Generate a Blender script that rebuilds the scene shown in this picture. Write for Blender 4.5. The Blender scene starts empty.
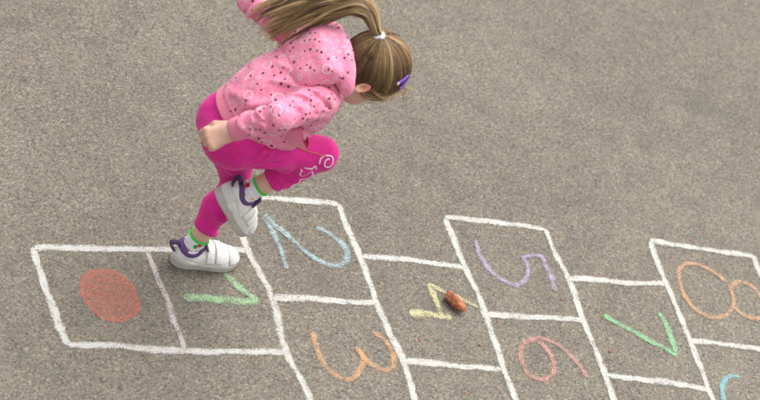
import bpy, math, random
import numpy as np
from mathutils import Matrix, Vector

SC = bpy.context.scene
COL = SC.collection
random.seed(7)
RNG = np.random.default_rng(11)
V = lambda *a: np.array(a, float)
nrm = lambda v: np.asarray(v, float) / np.linalg.norm(v)

# ------------------------------------------------------------------ camera
FWD = V(0.43680957, 0.60121679, -0.66913061)
cam_d = bpy.data.cameras.new('camera')
cam = bpy.data.objects.new('camera', cam_d)
COL.objects.link(cam)
_R = V(0.8982603, -0.25164268, 0.36028376)
_U = V(-0.04822683, 0.75842886, 0.64996911)
_B = -FWD
cam.matrix_world = Matrix(((_R[0], _U[0], _B[0], -1.58286818),
                           (_R[1], _U[1], _B[1], -2.76427959),
                           (_R[2], _U[2], _B[2], 3.34565303),
                           (0, 0, 0, 1)))
cam_d.sensor_width = 36.0
cam_d.lens = 1725.0 / 760.0 * 36.0
cam_d.clip_end = 500
cam_d.dof.use_dof = True
cam_d.dof.focus_distance = 4.66
cam_d.dof.aperture_fstop = 3.5
SC.camera = cam

# ------------------------------------------------------------------ sky and sun (bright overcast)
SUN_DIR = nrm(V(0.38, 0.30, 0.95))            # towards the sun
world = bpy.data.worlds.new('World')
SC.world = world
world.use_nodes = True
wn = world.node_tree
wn.nodes.clear()
sky = wn.nodes.new('ShaderNodeTexSky')
sky.sky_type = 'NISHITA'
sky.sun_disc = False
sky.sun_elevation = math.asin(SUN_DIR[2])
sky.sun_rotation = math.atan2(SUN_DIR[0], SUN_DIR[1])
sky.air_density = 1.0
sky.dust_density = 4.0
hs = wn.nodes.new('ShaderNodeHueSaturation')
hs.inputs['Saturation'].default_value = 0.18
bg = wn.nodes.new('ShaderNodeBackground')
bg.inputs['Strength'].default_value = 0.15
wo = wn.nodes.new('ShaderNodeOutputWorld')
wn.links.new(sky.outputs[0], hs.inputs['Color'])
wn.links.new(hs.outputs[0], bg.inputs['Color'])
wn.links.new(bg.outputs[0], wo.inputs['Surface'])

sun_d = bpy.data.lights.new('sun', 'SUN')
sun_d.energy = 1.0
sun_d.angle = math.radians(75)
sun_d.color = (1.0, 0.95, 0.87)
sun = bpy.data.objects.new('sun', sun_d)
COL.objects.link(sun)
sun.rotation_euler = Vector(SUN_DIR).to_track_quat('Z', 'Y').to_euler()
sun.location = (2, 2, 6)

SC.view_settings.view_transform = 'Standard'
SC.view_settings.look = 'None'
SC.view_settings.exposure = 1.0
SC.view_settings.gamma = 1.0
SC.view_settings.use_curve_mapping = False

# ------------------------------------------------------------------ helpers: objects
def mesh_from(name, verts, faces, smooth=True, ragged=False):
    me = bpy.data.meshes.new(name)
    if ragged:
        me.from_pydata([tuple(v) for v in verts], [], faces)
    else:
        verts = np.asarray(verts, np.float32)
        faces = np.asarray(faces, np.int32)
        n = faces.shape[1]
        me.vertices.add(len(verts)); me.vertices.foreach_set('co', verts.ravel())
        me.loops.add(faces.size); me.loops.foreach_set('vertex_index', faces.ravel())
        me.polygons.add(len(faces))
        me.polygons.foreach_set('loop_start', np.arange(0, faces.size, n, dtype=np.int32))
        me.update(calc_edges=True)
    me.validate()
    if smooth:
        me.polygons.foreach_set('use_smooth', np.ones(len(me.polygons), bool))
    me.update()
    return me

def obj(name, me, mat=None, parent=None, loc=None):
    o = bpy.data.objects.new(name, me)
    COL.objects.link(o)
    if mat is not None and me is not None:
        me.materials.append(mat)
    if parent is not None:
        o.parent = parent
    if loc is not None:
        o.location = loc
    return o

def tag(o, label, cat, group=None):
    o['label'] = label
    o['category'] = cat
    if group:
        o['group'] = group
    return o

def attr(me, name, vals):
    vals = np.asarray(vals, np.float32)
    if vals.ndim == 1:
        a = me.attributes.new(name, 'FLOAT', 'POINT'); a.data.foreach_set('value', vals)
    else:
        a = me.attributes.new(name, 'FLOAT_VECTOR', 'POINT'); a.data.foreach_set('vector', vals.ravel())

# ------------------------------------------------------------------ helpers: signed-distance modelling
def P3(p):
    return np.asarray(p, np.float32)

def f_cone(a, b, ra, rb):
    a = P3(a); b = P3(b); ab = b - a; L2 = float(ab @ ab) + 1e-12
    def f(p):
        d = p - a
        t = np.clip((d @ ab) / L2, 0, 1)
        q = d - t[..., None] * ab
        return np.sqrt((q * q).sum(-1)) - (ra + (rb - ra) * t)
    m = max(ra, rb)
    return f, np.minimum(a, b) - m, np.maximum(a, b) + m

def f_ell(c, r, axes=None):
    c = P3(c); r = P3(r)
    A = np.eye(3, dtype=np.float32) if axes is None else P3(axes)   # rows = axes
    rm = float(r.max())
    def f(p):
        q = (p - c) @ A.T
        k0 = np.sqrt(((q / r) ** 2).sum(-1)) + 1e-9
        k1 = np.sqrt(((q / (r * r)) ** 2).sum(-1)) + 1e-9
        return k0 * (k0 - 1.0) / k1
    return f, c - rm, c + rm

def f_flatcone(a, b, ra, rb, axis, s):
    """tapered capsule stretched by s along a unit axis (through a)"""
    a = P3(a); b = P3(b); axis = P3(nrm(axis))
    g, lo, hi = f_cone(a, b, ra, rb)
    def f(p):
        d = p - a
        h = d @ axis
        return g(p + (h * (1.0 / s - 1.0))[..., None] * axis)
    return f, lo - max(ra, rb) * max(0, s - 1), hi + max(ra, rb) * max(0, s - 1)

def clip(prim, point, normal, k=0.0):
    """keep the side the normal points away from"""
    f, lo, hi = prim
    c = P3(point); n = P3(nrm(normal))
    return (lambda p: np.maximum(f(p), (p - c) @ n)), lo, hi

class Field:
    def __init__(s, lo, hi, h):
        s.h = h; s.lo = P3(lo)
        s.n = np.ceil((P3(hi) - s.lo) / h).astype(int) + 1
        s.F = np.full(tuple(s.n), 0.08, np.float32)
    def block(s, lo, hi, pad):
        i0 = np.clip(np.floor((P3(lo) - pad - s.lo) / s.h).astype(int), 0, s.n)
        i1 = np.clip(np.ceil((P3(hi) + pad - s.lo) / s.h).astype(int) + 1, 0, s.n)
        if (i1 <= i0).any():
            return None, None
        ax = [s.lo[i] + s.h * np.arange(i0[i], i1[i], dtype=np.float32) for i in range(3)]
        p = np.stack(np.meshgrid(*ax, indexing='ij'), -1).astype(np.float32)
        return tuple(slice(i0[i], i1[i]) for i in range(3)), p
    def add(s, prim, k=0.01):
        f, lo, hi = prim
        sl, p = s.block(lo, hi, k + 3 * s.h)
        if sl is None: return s
        b = f(p); a = s.F[sl]
        if k > 0:
            t = np.clip(0.5 + 0.5 * (b - a) / k, 0, 1)
            s.F[sl] = b + (a - b) * t - k * t * (1 - t)
        else:
            s.F[sl] = np.minimum(a, b)
        return s
    def sub(s, prim, k=0.004):
        f, lo, hi = prim
        sl, p = s.block(lo, hi, k + 3 * s.h)
        if sl is None: return s
        b = -f(p); a = s.F[sl]
        t = np.clip(0.5 - 0.5 * (b - a) / k, 0, 1)
        s.F[sl] = b + (a - b) * t + k * t * (1 - t)
        return s
    def cut(s, point, normal):
        sl, p = s.block(s.lo, s.lo + s.h * s.n, 0)
        s.F[sl] = np.maximum(s.F[sl], (p - P3(point)) @ P3(nrm(normal)))
        return s
    def shell(s, t):
        s.F = np.maximum(s.F, -(s.F + t)).astype(np.float32)
        return s
    def copy(s):
        o = Field.__new__(Field); o.h = s.h; o.lo = s.lo; o.n = s.n; o.F = s.F.copy(); return o
    def sample(s, pts):
        """trilinear value"""
        g = (np.asarray(pts, np.float32) - s.lo) / s.h
        i = np.clip(np.floor(g).astype(int), 0, s.n - 2); w = np.clip(g - i, 0, 1)
        r = 0
        for dx in (0, 1):
            for dy in (0, 1):
                for dz in (0, 1):
                    r = r + s.F[i[..., 0] + dx, i[..., 1] + dy, i[..., 2] + dz] * \
                        (w[..., 0] if dx else 1 - w[..., 0]) * (w[..., 1] if dy else 1 - w[..., 1]) * (w[..., 2] if dz else 1 - w[..., 2])
        return r
    def grad(s, pts):
        e = s.h; pts = np.asarray(pts, float); g = np.zeros_like(pts)
        for k in range(3):
            d = np.zeros(3); d[k] = e
            g[..., k] = s.sample(pts + d) - s.sample(pts - d)
        return g / (np.linalg.norm(g, axis=-1, keepdims=True) + 1e-9)
    def snap(s, pts, off=0.0, it=8):
        p = np.asarray(pts, float).copy()
        for _ in range(it):
            p -= s.grad(p) * (s.sample(p) - off)[..., None]
        return p
    def mesh(s, smooth=3):
        F, h, lo = s.F, s.h, s.lo
        S = F < 0
        S[0] = S[-1] = False; S[:, 0] = S[:, -1] = False; S[:, :, 0] = S[:, :, -1] = False
        c = np.zeros(tuple(s.n - 1), np.uint8)
        offs = [(x, y, z) for x in (0, 1) for y in (0, 1) for z in (0, 1)]
        def sh(A, o):
            return A[o[0]:A.shape[0] - 1 + o[0], o[1]:A.shape[1] - 1 + o[1], o[2]:A.shape[2] - 1 + o[2]]
        for o in offs: c += sh(S, o)
        I = np.argwhere((c > 0) & (c < 8))
        vals = np.stack([F[I[:, 0] + o[0], I[:, 1] + o[1], I[:, 2] + o[2]] for o in offs], 1)
        pos = np.zeros((len(I), 3), np.float32); cnt = np.zeros(len(I), np.float32)
        O = np.array(offs, np.float32)
        for a in range(8):
            for b in range(a + 1, 8):
                if abs(O[a] - O[b]).sum() == 1:
                    va, vb = vals[:, a], vals[:, b]
                    m = (va < 0) != (vb < 0)
                    t = np.where(m, va / np.where(m, va - vb, 1), 0)
                    pos += np.where(m[:, None], O[a] + t[:, None] * (O[b] - O[a]), 0); cnt += m
        Vt = lo + (I + pos / cnt[:, None]) * h
        vid = np.full(tuple(s.n - 1), -1, np.int32)
        vid[I[:, 0], I[:, 1], I[:, 2]] = np.arange(len(I))
        Q = []
        for ax in range(3):
            b, d = (ax + 1) % 3, (ax + 2) % 3
            A0 = [slice(None)] * 3; A1 = [slice(None)] * 3
            A0[ax] = slice(0, -1); A1[ax] = slice(1, None)
            E = np.argwhere(S[tuple(A0)] != S[tuple(A1)])
            ins = S[E[:, 0], E[:, 1], E[:, 2]]
            def cell(db, dd):
                K = E.copy(); K[:, b] += db; K[:, d] += dd
                return vid[K[:, 0], K[:, 1], K[:, 2]]
            q = np.stack([cell(-1, -1), cell(0, -1), cell(0, 0), cell(-1, 0)], 1)
            q[~ins] = q[~ins][:, ::-1]
            Q.append(q)
        Q = np.concatenate(Q)
        Vt = relax(Vt, Q, smooth)
        return Vt, Q

def relax(Vt, Q, it, w=0.5):
    if it <= 0: return Vt
    e = np.concatenate([Q[:, [i, (i + 1) % Q.shape[1]]] for i in range(Q.shape[1])])
    e = np.concatenate([e, e[:, ::-1]])
    n = len(Vt); deg = np.maximum(np.bincount(e[:, 0], minlength=n), 1)
    for _ in range(it):
        S = np.stack([np.bincount(e[:, 0], weights=Vt[e[:, 1], k], minlength=n) for k in range(3)], 1)
        Vt = Vt * (1 - w) + w * S / deg[:, None]
    return Vt

def vnormals(Vt, Q):
    a = Vt[Q[:, 2]] - Vt[Q[:, 0]]; b = Vt[Q[:, 3 % Q.shape[1]]] - Vt[Q[:, 1]]
    fn = np.cross(a, b); N = np.zeros_like(Vt)
    for k in range(Q.shape[1]):
        for c in range(3):
            N[:, c] += np.bincount(Q[:, k], weights=fn[:, c], minlength=len(Vt))
    return N / (np.linalg.norm(N, axis=1, keepdims=True) + 1e-12)

# ------------------------------------------------------------------ helpers: strips and tubes
def cat(parts):
    Vs, Fs, o = [], [], 0
    for v, f in parts:
        Vs.append(v); Fs.append(np.asarray(f) + o); o += len(v)
    return np.concatenate(Vs), np.concatenate(Fs)

def tube(path, rad, sides=8, closed=False):
    path = np.asarray(path, float); n = len(path)
    rad = np.broadcast_to(np.asarray(rad, float), (n,))
    T = np.gradient(path, axis=0) if not closed else (np.roll(path, -1, 0) - np.roll(path, 1, 0))
    T /= np.linalg.norm(T, axis=1, keepdims=True) + 1e-12
    ref = V(0, 0, 1) if abs(T[:, 2]).mean() < 0.8 else V(1, 0, 0)
    A = np.cross(T, ref); A /= np.linalg.norm(A, axis=1, keepdims=True) + 1e-12
    B = np.cross(T, A)
    th = np.arange(sides) * 2 * math.pi / sides
    R = path[:, None] + rad[:, None, None] * (np.cos(th)[None, :, None] * A[:, None] + np.sin(th)[None, :, None] * B[:, None])
    vs = R.reshape(-1, 3); fs = []
    for i in range(n if closed else n - 1):
        j = (i + 1) % n
        for k in range(sides):
            m = (k + 1) % sides
            fs.append((i * sides + k, i * sides + m, j * sides + m, j * sides + k))
    if not closed:
        c0, c1 = len(vs), len(vs) + 1
        vs = np.concatenate([vs, path[[0, -1]]])
        for k in range(sides):
            m = (k + 1) % sides
            fs.append((c0, m, k, k)); fs.append((c1, (n - 1) * sides + k, (n - 1) * sides + m, (n - 1) * sides + m))
        fs = [f for f in fs]
    return vs, np.array(fs)

def tube_mesh(name, path, rad, sides=8, closed=False):
    vs, fs = tube(path, rad, sides, closed)
    return mesh_from(name, vs, [tuple(dict.fromkeys(int(i) for i in f)) for f in fs], ragged=True)

def catmull(pts, per=8):
    p = np.asarray(pts, float); p = np.concatenate([[2 * p[0] - p[1]], p, [2 * p[-1] - p[-2]]])
    out = []
    for i in range(1, len(p) - 2):
        for t in np.arange(per) / per:
            out.append(0.5 * ((2 * p[i]) + (-p[i - 1] + p[i + 1]) * t + (2 * p[i - 1] - 5 * p[i] + 4 * p[i + 1] - p[i + 2]) * t * t
                              + (-p[i - 1] + 3 * p[i] - 3 * p[i + 1] + p[i + 2]) * t ** 3))
    out.append(p[-2])
    return np.array(out)

def slab(name, G, N, th):
    """closed sheet from a grid of points (m,n,3), its normals and a thickness"""
    m, n = G.shape[:2]
    top = (G + N * th).reshape(-1, 3); bot = G.reshape(-1, 3); o = m * n; F = []
    ix = lambda i, j: i * n + j
    for i in range(m - 1):
        for j in range(n - 1):
            q = (ix(i, j), ix(i + 1, j), ix(i + 1, j + 1), ix(i, j + 1))
            F.append(q); F.append(tuple(o + k for k in q[::-1]))
    rim = [ix(i, 0) for i in range(m)] + [ix(m - 1, j) for j in range(1, n)] + [ix(i, n - 1) for i in range(m - 2, -1, -1)] + [ix(0, j) for j in range(n - 2, 0, -1)]
    for a, b in zip(rim, rim[1:] + rim[:1]):
        F.append((b, a, o + a, o + b))
    return mesh_from(name, np.concatenate([bot, top]), F, ragged=True)

# ------------------------------------------------------------------ helpers: materials
class NT:
    def __init__(s, name):
        s.mat = bpy.data.materials.new(name); s.mat.use_nodes = True
        s.t = s.mat.node_tree; s.t.nodes.clear()
        s.out = s.t.nodes.new('ShaderNodeOutputMaterial')
        s.b = s.t.nodes.new('ShaderNodeBsdfPrincipled')
        s.t.links.new(s.b.outputs[0], s.out.inputs[0])
    def n(s, typ, ins=None, **kw):
        d = s.t.nodes.new(typ)
        for k, v in kw.items(): setattr(d, k, v)
        for k, v in (ins or {}).items(): s.set(d.inputs[k], v)
        return d
    def set(s, sock, v):
        if isinstance(v, bpy.types.NodeSocket): s.t.links.new(v, sock)
        elif isinstance(v, bpy.types.Node): s.t.links.new(v.outputs[0], sock)
        else: sock.default_value = v
    def p(s, **kw):
        for k, v in kw.items(): s.set(s.b.inputs[k.replace('_', ' ')], v)
        return s
    def math(s, op, a, b=0.0, c=0.0, clamp=False):
        d = s.n('ShaderNodeMath', {0: a, 1: b, 2: c}, operation=op, use_clamp=clamp); return d.outputs[0]
    def mix(s, f, a, b, blend='MIX'):
        d = s.n('ShaderNodeMix', data_type='RGBA', blend_type=blend)
        s.set(d.inputs[0], f); s.set(d.inputs[6], a); s.set(d.inputs[7], b); return d.outputs[2]
    def ramp(s, f, stops, interp='LINEAR'):
        d = s.n('ShaderNodeValToRGB', {0: f}); cr = d.color_ramp; cr.interpolation = interp
        while len(cr.elements) < len(stops): cr.elements.new(0.5)
        for e, (q, c) in zip(cr.elements, stops): e.position = q; e.color = c if len(c) == 4 else (*c, 1)
        return d.outputs[0]
    def step(s, v, lo, hi):
        d = s.n('ShaderNodeMapRange', {0: v, 1: lo, 2: hi, 3: 0.0, 4: 1.0}); d.clamp = True; return d.outputs[0]
    def noise(s, vec, scale, detail=2.0, rough=0.5):
        return s.n('ShaderNodeTexNoise', {'Vector': vec, 'Scale': scale, 'Detail': detail, 'Roughness': rough})
    def voro(s, vec, scale, dim='3D', feat='F1', rnd=1.0):
        return s.n('ShaderNodeTexVoronoi', {'Vector': vec, 'Scale': scale, 'Randomness': rnd}, voronoi_dimensions=dim, feature=feat)
    def geo(s): return s.n('ShaderNodeNewGeometry').outputs['Position']
    def objc(s): return s.n('ShaderNodeTexCoord').outputs['Object']
    def attr(s, name): return s.n('ShaderNodeAttribute', attribute_name=name)
    def bump(s, h, strength=0.3, dist=0.002):
        b = s.n('ShaderNodeBump', {'Height': h, 'Strength': strength, 'Distance': dist}); s.set(s.b.inputs['Normal'], b.outputs[0]); return b

def rgb(r, g, b):
    f = lambda c: c / 255 / 12.92 if c / 255 <= 0.04045 else ((c / 255 + 0.055) / 1.055) ** 2.4
    return (f(r), f(g), f(b), 1.0)

def plain(name, col, rough=0.6, bump=0.0, scale=900, var=0.12, sheen=0.0):
    m = NT(name); g = m.objc()
    n = m.noise(g, scale * 0.12, 3)
    c2 = tuple(max(0, c * (1 - var * 2)) for c in col[:3]) + (1,)
    m.p(Base_Color=m.mix(n.outputs[0], c2, col), Roughness=rough)
    if sheen: m.p(Sheen_Weight=sheen, Sheen_Roughness=0.5)
    if bump:
        m.bump(m.noise(g, scale, 2).outputs[0], bump, 0.001)
    return m.mat

# ================================================================== ground
def asphalt_nodes(m):
    g = m.geo()
    wob = m.noise(g, 90, 2)
    gw = m.n('ShaderNodeVectorMath', {0: g, 1: m.n('ShaderNodeVectorMath', {0: wob.outputs['Color'], 'Scale': 0.004}, operation='SCALE').outputs[0]}, operation='ADD').outputs[0]
    v1 = m.voro(gw, 200); v2 = m.voro(gw, 420); v3 = m.voro(gw, 95)
    return g, v1, v2, v3

def make_asphalt():
    m = NT('asphalt')
    g, v1, v2, v3 = asphalt_nodes(m)
    h1 = m.n('ShaderNodeSeparateColor', {0: v1.outputs['Color']}).outputs
    h2 = m.n('ShaderNodeSeparateColor', {0: v2.outputs['Color']}).outputs
    h3 = m.n('ShaderNodeSeparateColor', {0: v3.outputs['Color']}).outputs
    c1 = m.ramp(h1[0], [(0.0, (0.030, 0.030, 0.032)), (0.10, (0.070, 0.066, 0.062)), (0.18, (0.105, 0.097, 0.086)), (0.5, (0.148, 0.137, 0.120)), (0.8, (0.196, 0.180, 0.154)), (0.93, (0.25, 0.222, 0.182)), (1.0, (0.36, 0.33, 0.285))])
    c2 = m.ramp(h2[0], [(0.0, (0.060, 0.057, 0.054)), (0.3, (0.130, 0.121, 0.107)), (0.75, (0.180, 0.165, 0.143)), (1.0, (0.28, 0.255, 0.225))])
    c = m.mix(0.48, c1, c2)
    c = m.mix(m.math('MULTIPLY', m.step(h1[1], 0.80, 0.84), 0.45), c, m.ramp(h1[2], [(0.0, (0.085, 0.092, 0.105)), (0.4, (0.115, 0.12, 0.13)), (0.55, (0.24, 0.165, 0.105)), (1.0, (0.30, 0.22, 0.15))]))
    # the odd larger chip, warm or bluish
    chip = m.math('MULTIPLY', m.step(h3[1], 0.86, 0.9), m.step(v3.outputs['Distance'], 0.34, 0.24))
    c = m.mix(m.math('MULTIPLY', chip, 0.75), c, m.ramp(h3[2], [(0, (0.07, 0.07, 0.075)), (0.35, (0.10, 0.095, 0.09)), (0.6, (0.25, 0.20, 0.155)), (1, (0.30, 0.285, 0.26))]))
    # dark pits of binder between the stones
    pit = m.step(m.noise(g, 190, 3, 0.6).outputs[0], 0.40, 0.30)
    c = m.mix(m.math('MULTIPLY', pit, 0.75), c, (0.040, 0.038, 0.037, 1))
    # patches of wear and dust, large and small
    big = m.noise(g, 0.9, 4, 0.55).outputs[0]
    c = m.mix(m.step(big, 0.25, 0.8), m.mix(1.0, c, (0.84, 0.83, 0.82, 1), 'MULTIPLY'), m.mix(1.0, c, (1.16, 1.15, 1.13, 1), 'MULTIPLY'))
    mid = m.noise(g, 9, 4, 0.6).outputs[0]
    c = m.mix(m.step(mid, 0.3, 0.75), m.mix(1.0, c, (0.86, 0.86, 0.86, 1), 'MULTIPLY'), m.mix(1.0, c, (1.10, 1.09, 1.07, 1), 'MULTIPLY'))
    # a few old stains
    st = m.noise(g, 4.3, 3, 0.5).outputs[0]
    c = m.mix(m.math('MULTIPLY', m.step(st, 0.60, 0.72), 0.38), c, (0.075, 0.072, 0.068, 1))
    c = m.mix(1.0, c, (1.0, 0.985, 0.925, 1), 'MULTIPLY')
    m.p(Base_Color=c, Roughness=0.9)
    m.b.inputs['Specular IOR Level'].default_value = 0.3
    hh = m.math('ADD', m.math('MULTIPLY', m.math('SUBTRACT', 1.0, v1.outputs['Distance']), 0.6), m.math('MULTIPLY', m.math('SUBTRACT', 1.0, v2.outputs['Distance']), 0.35))
    hh = m.math('SUBTRACT', hh, m.math('MULTIPLY', pit, 0.6))
    m.bump(hh, 0.55, 0.003)
    return m.mat

S_ = 60.0
gv = [(x, y, 0) for y in (-S_, -3, 3, S_) for x in (-S_, -3, 4, S_)]
gf = [(j * 4 + i, j * 4 + i + 1, j * 4 + i + 5, j * 4 + i + 4) for j in range(3) for i in range(3)]
ground = obj('ground', mesh_from('ground', gv, gf, smooth=False), make_asphalt())
ground['kind'] = 'structure'

# ================================================================== chalk
def chalk_mat(name, col, density=0.5, edge=0.50, top=0.68):
    """dry chalk: powder sits on the high grains, the pits between them stay bare"""
    m = NT(name)
    g, v1, v2, v3 = asphalt_nodes(m)
    a = m.math('ABSOLUTE', m.attr('across').outputs['Fac'])
    grain = m.math('ADD', m.math('MULTIPLY', m.math('SUBTRACT', 1.0, v1.outputs['Distance']), 0.34),
                   m.math('MULTIPLY', m.math('SUBTRACT', 1.0, v2.outputs['Distance']), 0.26))
    fine = m.noise(g, 420, 3, 0.65).outputs[0]
    soft = m.noise(g, 26, 4, 0.65).outputs[0]
    cov = m.math('ADD', grain, m.math('ADD', m.math('MULTIPLY', fine, 0.5), m.math('MULTIPLY', m.math('SUBTRACT', soft, 0.5), 0.85)))
    thr = m.math('ADD', 0.93 - density, m.math('MULTIPLY', m.math('POWER', a, 2.2), edge))
    al = m.step(m.math('SUBTRACT', cov, thr), -0.13, 0.24)
    # streaks along the stroke
    u = m.attr('along').outputs['Fac']
    sv = m.n('ShaderNodeCombineXYZ', {0: m.math('MULTIPLY', u, 14.0), 1: m.math('MULTIPLY', m.attr('across').outputs['Fac'], 2.4), 2: 0.0})
    strk = m.noise(sv.outputs[0], 1.6, 3, 0.6).outputs[0]
    al = m.math('MULTIPLY', al, m.step(strk, 0.12, 0.48))
    c2 = tuple(c * 0.78 for c in col[:3]) + (1,)
    m.p(Base_Color=m.mix(fine, c2, col), Roughness=0.95, Alpha=m.math('MULTIPLY', al, top))
    m.b.inputs['Specular IOR Level'].default_value = 0.1
    m.bump(m.math('ADD', grain, m.math('MULTIPLY', fine, 0.5)), 0.5, 0.002)
    return m.mat

_z = [0.0012]
def strip(name, pts, width, mat, parent=None, round_=True, taper=0.0):
    """one chalk stroke as a narrow uneven band lying on the asphalt"""
    p2 = np.array(pts, float)
    per = 6 if len(p2) > 2 else 12
    p3 = np.concatenate([p2, np.zeros((len(p2), 1))], 1)
    cuts = [0]
    for i in range(1, len(p2) - 1):
        u0, u1 = p2[i] - p2[i - 1], p2[i + 1] - p2[i]
        if u0 @ u1 < 0.42 * np.linalg.norm(u0) * np.linalg.norm(u1): cuts.append(i)
    cuts.append(len(p2) - 1)
    c = np.concatenate([catmull(p3[a:b + 1], per)[(0 if a == 0 else 1):] for a, b in zip(cuts[:-1], cuts[1:])])
    d = np.r_[0, np.cumsum(np.linalg.norm(np.diff(c, axis=0), axis=1))]
    n = max(6, int(d[-1] / 0.008))
    s = np.linspace(0, d[-1], n)
    c = np.stack([np.interp(s, d, c[:, k]) for k in range(3)], 1)
    T = np.gradient(c, axis=0); T /= np.linalg.norm(T, axis=1, keepdims=True) + 1e-9
    N = np.stack([-T[:, 1], T[:, 0], 0 * T[:, 0]], 1)
    ph = RNG.uniform(0, 9, 6)
    wob = 0.0012 * np.sin(s * 23 + ph[0]) + 0.0006 * np.sin(s * 61 + ph[1])
    w = width * 0.5 * (1 + 0.10 * np.sin(s * 19 + ph[2]) + 0.06 * np.sin(s * 47 + ph[3]) + RNG.normal(0, 0.04, n))
    endf = np.clip(np.minimum(s, s[-1] - s) / (width * 0.45), 0, 1)
    w *= 0.45 + 0.55 * np.sqrt(endf)
    if taper: w *= 1 - taper * s / s[-1]
    K = np.linspace(-1, 1, 7)
    z = _z[0]; _z[0] += 0.00007
    vs = c[:, None] + N[:, None] * (wob[:, None] + w[:, None] * K[None])[..., None]
    vs[..., 2] = z
    fs = [(i * 7 + k, (i + 1) * 7 + k, (i + 1) * 7 + k + 1, i * 7 + k + 1) for i in range(n - 1) for k in range(6)]
    fs = [f[::-1] for f in fs]
    me = mesh_from(name, vs.reshape(-1, 3), fs, smooth=False)
    ac = np.tile(K, (n, 1)); ac[0] = np.sign(ac[0] + 1e-6); ac[-1] = ac[0]
    attr(me, 'across', ac.ravel()); attr(me, 'along', np.repeat(s + ph[4], 7))
    return obj(name, me, mat, parent)

GRID = [
    [(-0.452, 0.013), (-0.378, 0.017), (-0.298, 0.02), (-0.144, 0.021), (0.006, 0.031), (0.144, 0.031)],
    [(-0.451, 0.017), (-0.441, -0.058), (-0.431, -0.138), (-0.42, -0.222), (-0.403, -0.295)],
    [(-0.405, -0.292), (-0.334, -0.291), (-0.27, -0.293), (-0.194, -0.305), (-0.099, -0.306), (0.047, -0.308), (0.176, -0.306)],
    [(-0.144, 0.017), (-0.133, -0.069), (-0.118, -0.154), (-0.108, -0.241), (-0.099, -0.31)],
    [(0.125, 0.226), (0.144, 0.031), (0.165, -0.058), (0.176, -0.136), (0.176, -0.303), (0.192, -0.379), (0.208, -0.463), (0.227, -0.597)],
    [(0.111, 0.233), (0.232, 0.226), (0.344, 0.222), (0.436, 0.22), (0.465, 0.211)],
    [(0.461, 0.218), (0.466, 0.129), (0.477, 0.042), (0.48, -0.047), (0.484, -0.134), (0.496, -0.242), (0.508, -0.335), (0.508, -0.458), (0.512, -0.589)],
    [(0.174, -0.129), (0.288, -0.129), (0.405, -0.136), (0.486, -0.137)],
    [(0.484, 0.024), (0.556, 0.024), (0.634, 0.02), (0.725, 0.006), (0.802, 0.001)],
    [(0.505, -0.335), (0.589, -0.338), (0.692, -0.35), (0.808, -0.36)],
    [(0.797, 0.185), (0.801, 0.09), (0.802, 0.001), (0.815, -0.1), (0.816, -0.174), (0.81, -0.353), (0.816, -0.465), (0.82, -0.588)],
    [(0.794, 0.185), (0.913, 0.18), (1.029, 0.171), (1.132, 0.157)],
    [(1.13, 0.161), (1.132, 0.06), (1.14, -0.03), (1.139, -0.108), (1.135, -0.181), (1.135, -0.288), (1.133, -0.378), (1.132, -0.466), (1.128, -0.599)],
    [(0.817, -0.17), (0.926, -0.175), (1.025, -0.176), (1.134, -0.185)],
    [(1.137, -0.03), (1.234, -0.031), (1.356, -0.038), (1.483, -0.037)],
    [(1.135, -0.375), (1.246, -0.391), (1.361, -0.405), (1.471, -0.426)],
    [(1.498, 0.132), (1.489, 0.048), (1.485, -0.041), (1.485, -0.143), (1.48, -0.254), (1.474, -0.348), (1.469, -0.454), (1.46, -0.597)],
    [(1.495, 0.132), (1.57, 0.123), (1.677, 0.108), (1.768, 0.096), (1.878, 0.089)],
    [(1.872, 0.093), (1.866, 0.016), (1.86, -0.118), (1.836, -0.36), (1.816, -0.561)],
    [(1.481, -0.251), (1.586, -0.26), (1.726, -0.277), (1.891, -0.289)],
    [(0.224, -0.597), (0.367, -0.593), (0.516, -0.586)],
    [(0.817, -0.588), (0.969, -0.593), (1.131, -0.599)],
    [(1.457, -0.597), (1.632, -0.586), (1.82, -0.561)],
]
ONE = [[(0.054, -0.049), (0.09, -0.096), (0.135, -0.145)], [(-0.077, -0.138), (-0.011, -0.138), (0.057, -0.141), (0.136, -0.143)]]
TWO = [[(0.244, -0.032), (0.241, 0.02), (0.235, 0.077), (0.227, 0.119), (0.22, 0.159), (0.25, 0.12), (0.281, 0.079), (0.311, 0.039), (0.344, 0.008), (0.375, -0.01), (0.403, -0.009), (0.432, 0.012), (0.443, 0.039), (0.429, 0.077), (0.4, 0.106), (0.363, 0.123)]]
THREE = [[(0.268, -0.239), (0.263, -0.281), (0.266, -0.315), (0.273, -0.344), (0.287, -0.368), (0.303, -0.387), (0.322, -0.396), (0.344, -0.391), (0.364, -0.372), (0.383, -0.348), (0.394, -0.325), (0.388, -0.304), (0.379, -0.286)], [(0.382, -0.292), (0.395, -0.321), (0.407, -0.343), (0.421, -0.354), (0.441, -0.362), (0.461, -0.36), (0.479, -0.342), (0.484, -0.312), (0.481, -0.283), (0.466, -0.255), (0.438, -0.238)]]
FOUR = [[(0.571, -0.173), (0.623, -0.174), (0.707, -0.183)], [(0.672, -0.188), (0.672, -0.147), (0.669, -0.109), (0.666, -0.068), (0.705, -0.09), (0.753, -0.117), (0.803, -0.15)]]
FIVE = [[(0.873, 0.106), (0.869, 0.07), (0.871, 0.033), (0.88, -0.002), (0.898, -0.03), (0.922, -0.052), (0.95, -0.063), (0.979, -0.05), (1.001, -0.023), (1.014, 0.009), (1.011, 0.047), (1.043, 0.052), (1.078, 0.051), (1.079, 0.016), (1.081, -0.02), (1.078, -0.082)]]
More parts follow.
